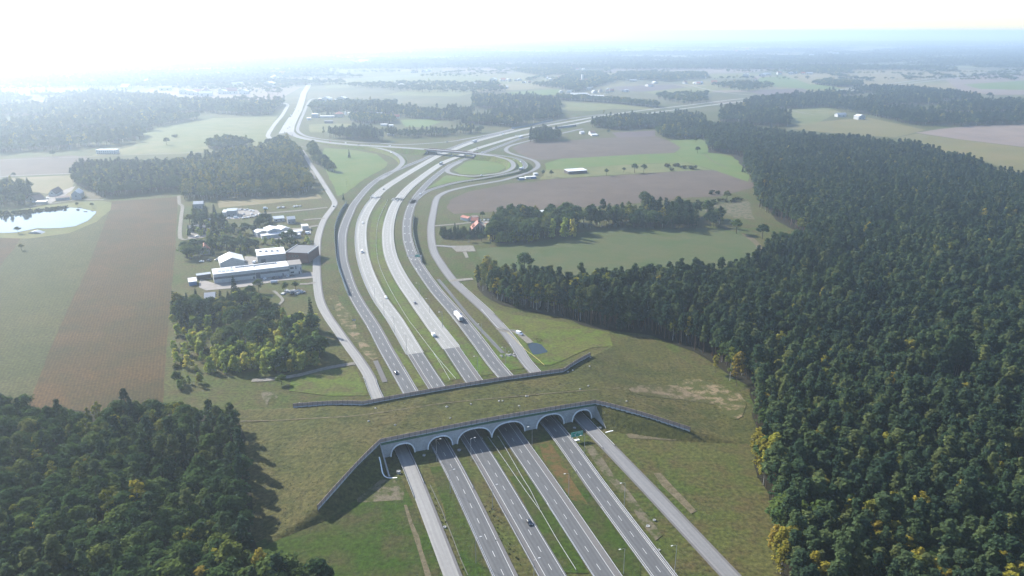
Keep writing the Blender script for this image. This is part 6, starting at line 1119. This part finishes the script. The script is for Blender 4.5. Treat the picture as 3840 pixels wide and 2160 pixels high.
# ------------------------------------------------------------------ street furniture
def lamp(p, lab, arm_dir=-1, h=12.0, rz=None):
    root = empty('street_lamp', p, RZ if rz is None else rz); tag(root, lab, 'street lamp', 'street lamps along the carriageways')
    MB().cyl((0, 0, 0), (0, 0, h), .14, .075, 8).build('pole', M['lamp_steel'], root); b = MB(); pts = [(0, 0, h - .05), (arm_dir * .5, 0, h + .25), (arm_dir * 1.9, 0, h + .35)]
    for a, c in zip(pts, pts[1:]): b.cyl(a, c, .06, n=6)
    b.build('arm', M['lamp_steel'], root); MB().prism([(arm_dir * 1.8, h + .28), (arm_dir * 2.7, h + .30), (arm_dir * 2.7, h + .38), (arm_dir * 2.3, h + .52), (arm_dir * 1.8, h + .46)], -.2, .2).build('lamp_head', M['lamp_white'], root)
    MB().box(-.22, .22, -.22, .22, -.05, .12).build('base_plate', M['concrete'], root); return root
for v, x, y, ad, lab in [(s1, 1015, 980, 1, 'grey street lamp left of the second arch'), (s1, 1563, 960, 1, 'grey street lamp in front of the third arch'), (s3, 405, 968, -1, 'tall lamp between the fourth and fifth arches'), (s2, 1415, 255, -1, 'street lamp beside the orange strip of reeds'), (s4, 1, 1, -1, '')][:4] + [(s3, 1238, 1110, -1, 'street lamp behind the green road sign'), (s4, 428, 325, -1, 'street lamp on the grass right of the fifth carriageway, upper of two'), (s4, 1238, 1360, -1, 'street lamp on the grass right of the fifth carriageway, lower of two'), (s4, 418, 1420, -1, 'street lamp on the green strip left of the fifth carriageway'), (s5, 1640, 1250, 1, 'street lamp left of the second carriageway near the bottom'), (s5, 1905, 380, 1, 'street lamp left of the third carriageway, upper of two'), (s2, 860, 1690, 1, 'street lamp left of the third carriageway near the bottom edge'), (s1, 1230, 1490, 1, 'street lamp left of the second carriageway, upper of two'),
    (vK4, 190, 930, -1, 'street lamp left of the white lorry'), (vK4, 1605, 1400, -1, 'street lamp on the grass below the white lorry'), (vT4, 292, 1200, -1, 'street lamp beside the stone heap near the far barrier'), (vC, 1615, 1180, -1, 'street lamp between the right carriageways at the far barrier'), (vC, 1132, 1030, -1, 'street lamp left of the concrete lanes'), (vC, 1050, 900, -1, 'street lamp left of the concrete lanes, second up'), (vC, 980, 790, -1, 'street lamp left of the concrete lanes, third up'), (vC, 918, 690, -1, 'street lamp left of the concrete lanes, fourth up'), (vC, 1288, 770, -1, 'street lamp right of the away lanes'), (vC, 1220, 660, -1, 'street lamp right of the away lanes, second up'), (vC, 1375, 870, -1, 'street lamp right of the away lanes, nearest')]:
    p = v(x, y); lamp((p.x, p.y, 0), lab, ad)
def rail(P, lab, dz=.0, m='steel', h=.75, post=4.0, name='guard_rail', cat='guard rail', bank=False, group='guard rails along the carriageways'):
    P = smooth(P, 4) if len(P) > 2 else P; S = cum(P); n = max(2, int(S[-1] / post)); P = [along(P, S, S[-1] * i / n) for i in range(n + 1)]
    o = P[0].copy(); o.z = 0; root = empty(name, o); tag(root, lab, cat, group); A = offs(P, -.05); B = offs(P, .05); V = []; Fc = []
    for a, c, p in zip(A, B, P):
        a, c = a - o, c - o; z = p.z + dz; V += [(a.x, a.y, z + h - .32), (c.x, c.y, z + h - .32), (c.x, c.y, z + h), (a.x, a.y, z + h)]
    for i in range(len(P) - 1):
        for q in range(4): Fc.append((4 * i + q, 4 * i + (q + 1) % 4, 4 * i + 4 + (q + 1) % 4, 4 * i + 4 + q))
    mesh('beam', V, [f[::-1] for f in Fc], M[m], root); b = MB()
    for p in P: q = p - o; b.box(q.x - .06, q.x + .06, q.y - .06, q.y + .06, p.z - .15, p.z + dz + h - .1)
    tag(b.build('post', M['steel'], root), kind='stuff'); return root
def road_rail(key, off, d0, d1, lab, **k):
    P = ROADS[key]; S = cum(P); d1 = min(d1, S[-1] - 1); pts = [along(P, S, d0 + (d1 - d0) * i / max(2, int((d1 - d0) / 6))) for i in range(max(2, int((d1 - d0) / 6)) + 1)]
    Q = offs(pts, off); rail(Q, lab, 0, **k)
def dist(key, v, x, y): P = ROADS[key]; S = cum(P); p = v(x, y); return S[min(range(len(P)), key=lambda i: (P[i].xy - p.xy).length)]
road_rail('R2', -4.4, 0, dist('R2', vC, 905, 862), 'guard rail on the left of the second carriageway')
road_rail('R2', 4.6, dist('R2', s5, 1480, 45), dist('R2', vC, 1065, 1150), 'guard rail on the right of the second carriageway')
road_rail('R3n', -6.4, 0, cum(ROADS['R3n'])[-1], 'guard rail on the left of the third carriageway'); road_rail('R3f', -7.1, 0, 560, 'guard rail left of the oncoming concrete lanes')
road_rail('R4n', -4.4, 0, dist('R4n', s2, 1180, 425), 'guard rail on the left of the fourth carriageway near the bottom'); road_rail('R4n', 6.4, 0, cum(ROADS['R4n'])[-1], 'guard rail on the right of the fourth carriageway'); road_rail('R4f', 7.1, 0, 620, 'guard rail right of the outgoing concrete lanes')
road_rail('R5', -4.9, 0, dist('R5', s2, 1960, 480), 'guard rail on the left of the fifth carriageway near the bottom'); road_rail('R5', -4.9, dist('R5', s3, 1100, 1350), dist('R5', vC, 1168, 370), 'guard rail on the left of the fifth carriageway through the crossing'); road_rail('R5', 5.0, 0, dist('R5', vC, 1135, 255), 'guard rail on the right of the fifth carriageway'); road_rail('R5', 4.1, 0, dist('R5', s3, 900, 800), 'second inner rail on the right of the fifth carriageway')
road_rail('R6', 3.5, dist('R6', s3, 1560, 930), dist('R6', vC, 1760, 855), 'guard rail on the right of the right service road'); road_rail('R6', -3.5, dist('R6', s3, 1560, 930), dist('R6', vC, 1860, 970), 'guard rail on the left of the right service road'); road_rail('R6', 3.5, dist('R6', vC, 1700, 790), dist('R6', vC, 1480, 580), 'guard rail on the right service road beyond the gravel spur')
road_rail('R1', -3.4, dist('R1', s5, 850, 120), dist('R1', vC, 875, 1210), 'guard rail on the left of the left service road'); road_rail('R1', 3.5, dist('R1', s1, 700, 1320), dist('R1', vC, 885, 1230), 'guard rail on the right of the left service road')
rail([s2(1535, 1449), s2(1240, 980), s2(1090, 720), s2(968, 510)], 'rail along the grassy median near the bottom edge'); rail([s2(965, 508), s2(790, 270), s2(600, 0), s1(1990, 820), s1(1830, 600)], 'left branch of the forked median rail'); rail([s2(950, 468), s2(880, 330), s2(790, 150), s2(692, 0), s1(2100, 760), s1(1990, 590)], 'right branch of the forked median rail')
rail([vC(1465, 1218), vC(1330, 1060), vC(1200, 890), vC(1120, 780), vC(1000, 570), vC(940, 420), vC(925, 260), vC(945, 130), vC(1005, 0)], 'long rail along the median of the concrete lanes'); rail([vC(1425, 1225), vC(1370, 1130), vC(1310, 1035)], 'short second rail in the median by the far barrier')
rail([vT4(345, 450), vT4(560, 650), vT4(770, 870), vT4(1000, 1040), vT4(1230, 1240)], 'thin yellowish pipe rail beside the small pond', m='yellow_rail', h=1.0, group=None)
rail([vC(1640, 745), vC(1750, 870), vC(1800, 885), vC(1870, 890)], 'curving guard rail at the gravel spur by the small pond', group=None)
# noise barriers: panels between posts
def screen(lab, P, h, step, m):
    P = smooth(P, 4); S = cum(P); n = max(2, int(S[-1] / step)); P = [along(P, S, S[-1] * i / n) for i in range(n + 1)]; o = P[0].copy(); root = empty('noise_barrier', o); tag(root, lab, 'noise barrier')
    me = MB().box(.08, step - .08, -.06, .06, .1, h); first = None; fp = None
    for a, c in zip(P, P[1:]):
        d = c - a; rz = math.atan2(d.y, d.x); sx = d.length / step
        if first is None: first = me.build('panel', M[m], root, a - o, rz); fp = MB().box(-.1, .1, -.13, .13, 0, h + .15).build('post', M['steel'], root, a - o, rz); q = first
        else: q = link('panel', first.data, root, a - o, rz); link('post', fp.data, root, a - o, rz)
        q.scale = (sx, 1, 1)
screen('blue grey noise barrier on the left of the curving motorway', [vC(735, 650), vC(700, 560), vC(660, 430), vC(645, 290), vC(648, 190), vC(680, 100), vC(725, 25)], 3.6, 4, 'noise_glass')
screen('dark green noise barrier between motorway and right service road', [vC(1235, 430), vC(1205, 350), vC(1180, 250), vC(1176, 180), vC(1185, 115)], 4.2, 4, 'noise_dark')
screen('dark glass noise barrier beyond the flyover', [vT7(740, 815), vT7(880, 800), vT7(1000, 785)], 4, 6, 'noise_glass'); screen('grey fence of posts along the far side of the motorway', [vT7(220, 815), vT7(400, 790), vT7(560, 750), vT7(720, 720)], 3.5, 6, 'noise_glass')
# signs
def board(root, w, h, z, m, t=.08, y=0):
    bd = MB().box(-w / 2, w / 2, y - t, y, z, z + h).build('sign_board', M[m], root); MB().box(-w / 2 + .08, w / 2 - .08, y - t - .012, y - t - .002, z + .08, z + h - .08).build('face', M[m], bd)
    fr = MB()
    for a in ((-w / 2 + .03, w / 2 - .03, z + .03, z + .13), (-w / 2 + .03, w / 2 - .03, z + h - .13, z + h - .03), (-w / 2 + .03, -w / 2 + .13, z + .03, z + h - .03), (w / 2 - .13, w / 2 - .03, z + .03, z + h - .03)): fr.box(a[0], a[1], y - t - .02, y - t - .013, a[2], a[3])
    fr.build('border', M['sign_white'], bd); return bd
sg = empty('direction_sign', s3(1118, 855), RZ); tag(sg, 'large green direction sign with white fork arrow in front of the sixth arch', 'road sign')
w = (s3(1228, 855) - s3(1022, 870)).length; bd = board(sg, w, 2.9, 2.3, 'sign_green', y=-.2); b = MB(); y = -.30
def stroke(b, pts, r, y):
    for (x0, z0), (x1, z1) in zip(pts, pts[1:]):
        d = Vector((x1 - x0, z1 - z0)).normalized(); n = Vector((-d.y, d.x)) * r; b.add([(x0 + n.x, y, z0 + n.y), (x0 - n.x, y, z0 - n.y), (x1 - n.x, y, z1 - n.y), (x1 + n.x, y, z1 + n.y)], [(0, 1, 2, 3)])
xc = -w * .13
stroke(b, [(xc, 2.5), (xc, 3.7), (xc + .25, 4.3), (xc + .9, 4.6)], .13, y); stroke(b, [(xc, 2.9), (xc - .3, 3.5), (xc - .95, 3.9)], .11, y - .004); b.build('fork_arrow', M['sign_white'], bd)
b = MB()
for x0, x1, z, hh in ((-.46, -.31, 3.55, .2), (-.40, -.27, 4.25, .2), (.02, .46, 4.35, .34), (.12, .38, 3.75, .2), (.12, .2, 4.8, .16)):
    n = max(2, int((x1 - x0) * w / .34))
    for k in range(n): xx = w * x0 + (x1 - x0) * w * k / n; b.add([(xx, y, z), (xx + .24, y, z), (xx + .24, y, z + hh), (xx, y, z + hh)], [(0, 1, 2, 3)])
b.build('lettering', M['sign_white'], bd); MB().cyl((.2, 0, 0), (.2, 0, 2.6), .22, n=10).build('post', M['steel'], sg); MB().box(-1.1, 1.5, -.7, .7, -.05, .25).build('footing', M['rim_concrete'], sg)
g0 = vU2(1150, 1210); ga = empty('gantry_sign', g0, math.radians(8)); tag(ga, 'overhead sign gantry with a small green sign over the right asphalt lane', 'gantry')
wd = (vU2(1150, 1210) - vU2(395, 1190)).length
MB().cyl((0, 0, 0), (0, 0, 7), .25, n=8).build('post', M['steel'], ga); MB().cyl((.9, .4, 0), (.9, .4, 7), .18, n=8).build('post', M['steel'], ga); b = MB()
for z in (6.2, 7.0): b.cyl((.9, 0, z), (-wd, 0, z), .1, n=6)
for k in range(12): x = .8 - (wd + .6) * k / 12; b.cyl((x, 0, 6.2), (x - (wd + .6) / 24, 0, 7), .05, n=5); b.cyl((x - (wd + .6) / 24, 0, 7), (x - (wd + .6) / 12, 0, 6.2), .05, n=5)
b.build('truss', M['steel'], ga); bb = MB().box(-5.2, -1.2, -.28, -.2, 5.3, 7.7).build('sign_board', M['sign_green'], ga); b = MB()
for x, z, l in ((-4.9, 6.9, 1.2), (-3.2, 6.3, 1.6), (-2.6, 7.1, .9), (-4.7, 5.7, 1.1)): b.box(x, x + l, -.30, -.285, z, z + .28)
b.build('lettering', M['sign_white'], bb)
sb = empty('parking_sign', vK4(875, 620), RZ); tag(sb, 'blue square road sign with white symbol beside the white lorry', 'road sign'); MB().cyl((0, 0, 0), (0, 0, 4.2), .07, n=6).build('post', M['steel'], sb)
bd = MB().box(-1.4, -.0, -.1, -.04, 2.8, 4.3).build('sign_board', M['sign_blue'], sb); MB().box(-1.2, -.2, -.12, -.102, 2.85, 3.15).build('plate', M['sign_white'], bd); MB().box(-.85, -.55, -.12, -.102, 3.35, 4.1).build('symbol', M['sign_white'], bd)
s_ = empty('road_sign', vC(775, 832), .2); tag(s_, 'pale blue backed sign on the slope left of the second carriageway', 'road sign'); MB().cyl((0, 0, 0), (0, 0, 2.4), .06, n=6).build('post', M['steel'], s_); MB().box(-1.4, 1.4, -.05, .05, 1.4, 2.6).build('sign_board', M['tin_roof'], s_)
# lane arrows painted on the right collector lane before the gantry
for i, (x, y) in enumerate([(1140, 45), (1122, 130), (1118, 180), (1120, 230), (1126, 288), (1143, 345), (1165, 405), (1198, 470), (1166, 45), (1150, 130), (1146, 180), (1148, 230), (1155, 288), (1172, 345), (1192, 405), (1224, 475)]):
    p = vC(x, y); rz, z = heading('R5', p, True); b = MB()
    for (ax, ay), (bx, by) in ([((-2.6, 0), (1.2, 0)), ((.4, 0), (2.2, 1.0)), ((.4, 0), (2.2, -1.0))] if i < 8 else [((-2.6, 0), (1.2, 0)), ((.6, 0), (1.6, -1.1))]):
        d = Vector((bx - ax, by - ay)).normalized(); n = Vector((-d.y, d.x)) * .2; b.add([(ax + n.x, ay + n.y, .012), (bx + n.x, by + n.y, .012), (bx - n.x, by - n.y, .012), (ax - n.x, ay - n.y, .012)], [(3, 2, 1, 0)])
    tag(b.build('lane_arrow', M['paint_white'], None, (p.x, p.y, z), rz), kind='structure')
# concrete well rings, culverts and pipes
for v, x, y, r, h, lab in [(s1, 405, 1170, .95, 1.3, 'tall white concrete well ring beside the first arch'), (s1, 810, 890, .8, .5, 'concrete well ring between the first and second arches'), (s1, 1370, 806, .9, .45, 'concrete well ring between the second and third arches'), (s3, 1085, 662, .8, .4, 'concrete well ring between the fifth and sixth arches'), (s3, 1490, 666, .9, .7, 'white concrete well ring right of the sixth arch'), (s4, 810, 656, .9, .4, 'concrete well ring on the grass by the fifth carriageway, larger of two'), (s4, 912, 560, .7, .4, 'concrete well ring on the grass by the fifth carriageway, smaller of two'), (s5, 1142, 672, .7, .5, 'pale concrete cap beside the left service road'), (s4, 985, 1036, .6, .3, 'brownish well cap at the right edge of the fifth carriageway')]:
    o = empty('concrete_well', v(x, y)); tag(o, lab, 'well ring'); b = MB(); n = 20; V = []
    for rr, z in ((r, 0), (r, h), (r * .72, h), (r * .72, h - .2)): V += [(rr * math.cos(2 * PI * k / n), rr * math.sin(2 * PI * k / n), z) for k in range(n)]
    b.add(V, [(q * n + k, q * n + (k + 1) % n, (q + 1) * n + (k + 1) % n, (q + 1) * n + k) for q in range(3) for k in range(n)]); b.build('ring', M['concrete'], o)
    MB().cyl((0, 0, h - .25), (0, 0, h - .18), r * .73, n=n).build('cover', M['concrete'], o)
def gutter(P, lab, w=.28, mm='rim_concrete'):
    P = smooth(P, 2); root = empty('concrete_gutter', (P[0].x, P[0].y, 0)); tag(root, lab, 'gutter'); o = Vector((P[0].x, P[0].y, 0)); V = []
    for a, c in zip(offs(P, -w), offs(P, w)): a, c = a - o, c - o; V += [(a.x, a.y, a.z - .1), (a.x, a.y, a.z + .22), (c.x, c.y, c.z + .22), (c.x, c.y, c.z - .1)]
    mesh('channel', V, [(4 * i + q, 4 * i + q + 1, 4 * i + 5 + q, 4 * i + 4 + q) for i in range(len(P) - 1) for q in range(3)], M[mm], root)
gutter([on_bank(s1, *p) for p in [(95, 915), (115, 1010), (130, 1080), (145, 1160), (175, 1215), (230, 1248), (300, 1250), (380, 1243)]], 'pale concrete gutter curving down the slope left of the first arch')
gutter([on_bank(s3, *p) for p in [(1635, 450), (1680, 530), (1730, 610), (1762, 662), (1740, 695), (1650, 715), (1580, 735)]], 'pale concrete gutter curving down the slope right of the sixth arch')
gutter([s5(910, 0), s5(985, 160), s5(1110, 430), s5(1160, 580), s5(1250, 790), s5(1310, 950), s5(1400, 1190), s5(1510, 1440)], 'stone lined ditch between left service road and second carriageway', .16, 'stone_dark')
for i, (x, y) in enumerate([(40, 137), (350, 400), (1225, 295), (2010, 20), (2330, 95), (1180, 110), (1560, 65)]):
    p = on_bank(s1, x, y, .1); o = empty('boulder', p); tag(o, 'whitish boulder lying on the grassy overpass', 'boulder', 'boulders on the overpass')
    bm = bmesh.new(); bmesh.ops.create_icosphere(bm, subdivisions=1, radius=.8)
    for vv in bm.verts: vv.co *= random.uniform(.7, 1.2); vv.co.z *= .7
    me = bpy.data.meshes.new('rock'); bm.to_mesh(me); bm.free(); me.materials.append(M['stone']); ROCK = me; link('rock', me, o); o.scale = (random.uniform(.7, 1.2),) * 3
for v, pts in [(s3, [(1175, 42), (310, 155), (350, 155), (195, 310), (1915, 235)]), (vT4, [(1800, 1385), (2330, 1250), (1920, 1350), (2350, 1040)]), (view(900, 1400, .69876), [(1300, 350), (725, 188), (690, 258), (1410, 148), (1545, 124), (1870, 68), (480, 160), (320, 160), (1108, 180), (1130, 240)])]:
    for x, y in pts:
        p = on_bank(v, x, y, .1); o = empty('boulder', p, random.uniform(0, 6)); tag(o, 'whitish boulder lying on the grassy overpass', 'boulder', 'boulders on the overpass'); link('rock', ROCK, o); s = random.uniform(.5, 1.1); o.scale = (s, s, s)
hp = empty('stone_heap', vT4(380, 985)); tag(hp, 'heap of dark and white stones beside the right service road near the far barrier', 'stone heap')
for k in range(22):
    q = link('rock', ROCK, hp, (random.gauss(0, 2.6), random.gauss(0, 2.0), random.uniform(0, .5)), random.uniform(0, 6)); s = random.uniform(.6, 1.5); q.scale = (s, s, s)
# thin posts and pylons by the fields
for v, x, y, h, lab in [(vI, 1748, 385, 14, 'thin lattice mast behind the flyover'), (vI, 860, 745, 8, 'thin pole at the edge of the clover meadow'), (vI, 483, 690, 9, 'thin pole at the branch of the local road')]:
    o = empty('pole', v(x, y)); tag(o, lab, 'pole'); MB().cyl((0, 0, 0), (0, 0, h), .18, .1, 6).build('shaft', M['steel'], o); MB().box(-.9, .9, -.06, .06, h - .8, h - .65).build('crossarm', M['steel'], o)
bp = empty('boat', vT5(1860, 835)); tag(bp, 'small dark boat moored at the far bank of the white pond', 'boat'); MB().prism([(-2.2, .7), (-1.8, .1), (1.8, .1), (2.4, .8)], -.7, .7).build('hull', M['dark_wood'], bp); MB().box(-.3, .3, -.7, .7, .72, .8).build('seat', M['white_wall'], bp)
tt = empty('tarpaulin_tent', vT5(750, 1310)); tag(tt, 'low pale tarpaulin tent on the near bank of the white pond', 'tent'); MB().prism([(-7.5, 0), (-4, 1.6), (0, 2.6), (4.5, 1.3), (8, 0)], 0, 7).build('canvas', M['tin_roof'], tt)

# ------------------------------------------------------------------ the hazy air over the plain
hz, nt, N, L, B = nodes('haze_air'); N.remove(B); pv = N.new('ShaderNodeVolumePrincipled')
pv.inputs['Color'].default_value = (.74, .87, 1.0, 1); pv.inputs['Density'].default_value = .00015; pv.inputs['Anisotropy'].default_value = .66
L.new(pv.outputs[0], N['Material Output'].inputs['Volume'])
tag(MB().box(-17000, 17000, -400, 33000, -1.5, CAM_H + 8).build('haze', hz), kind='stuff')
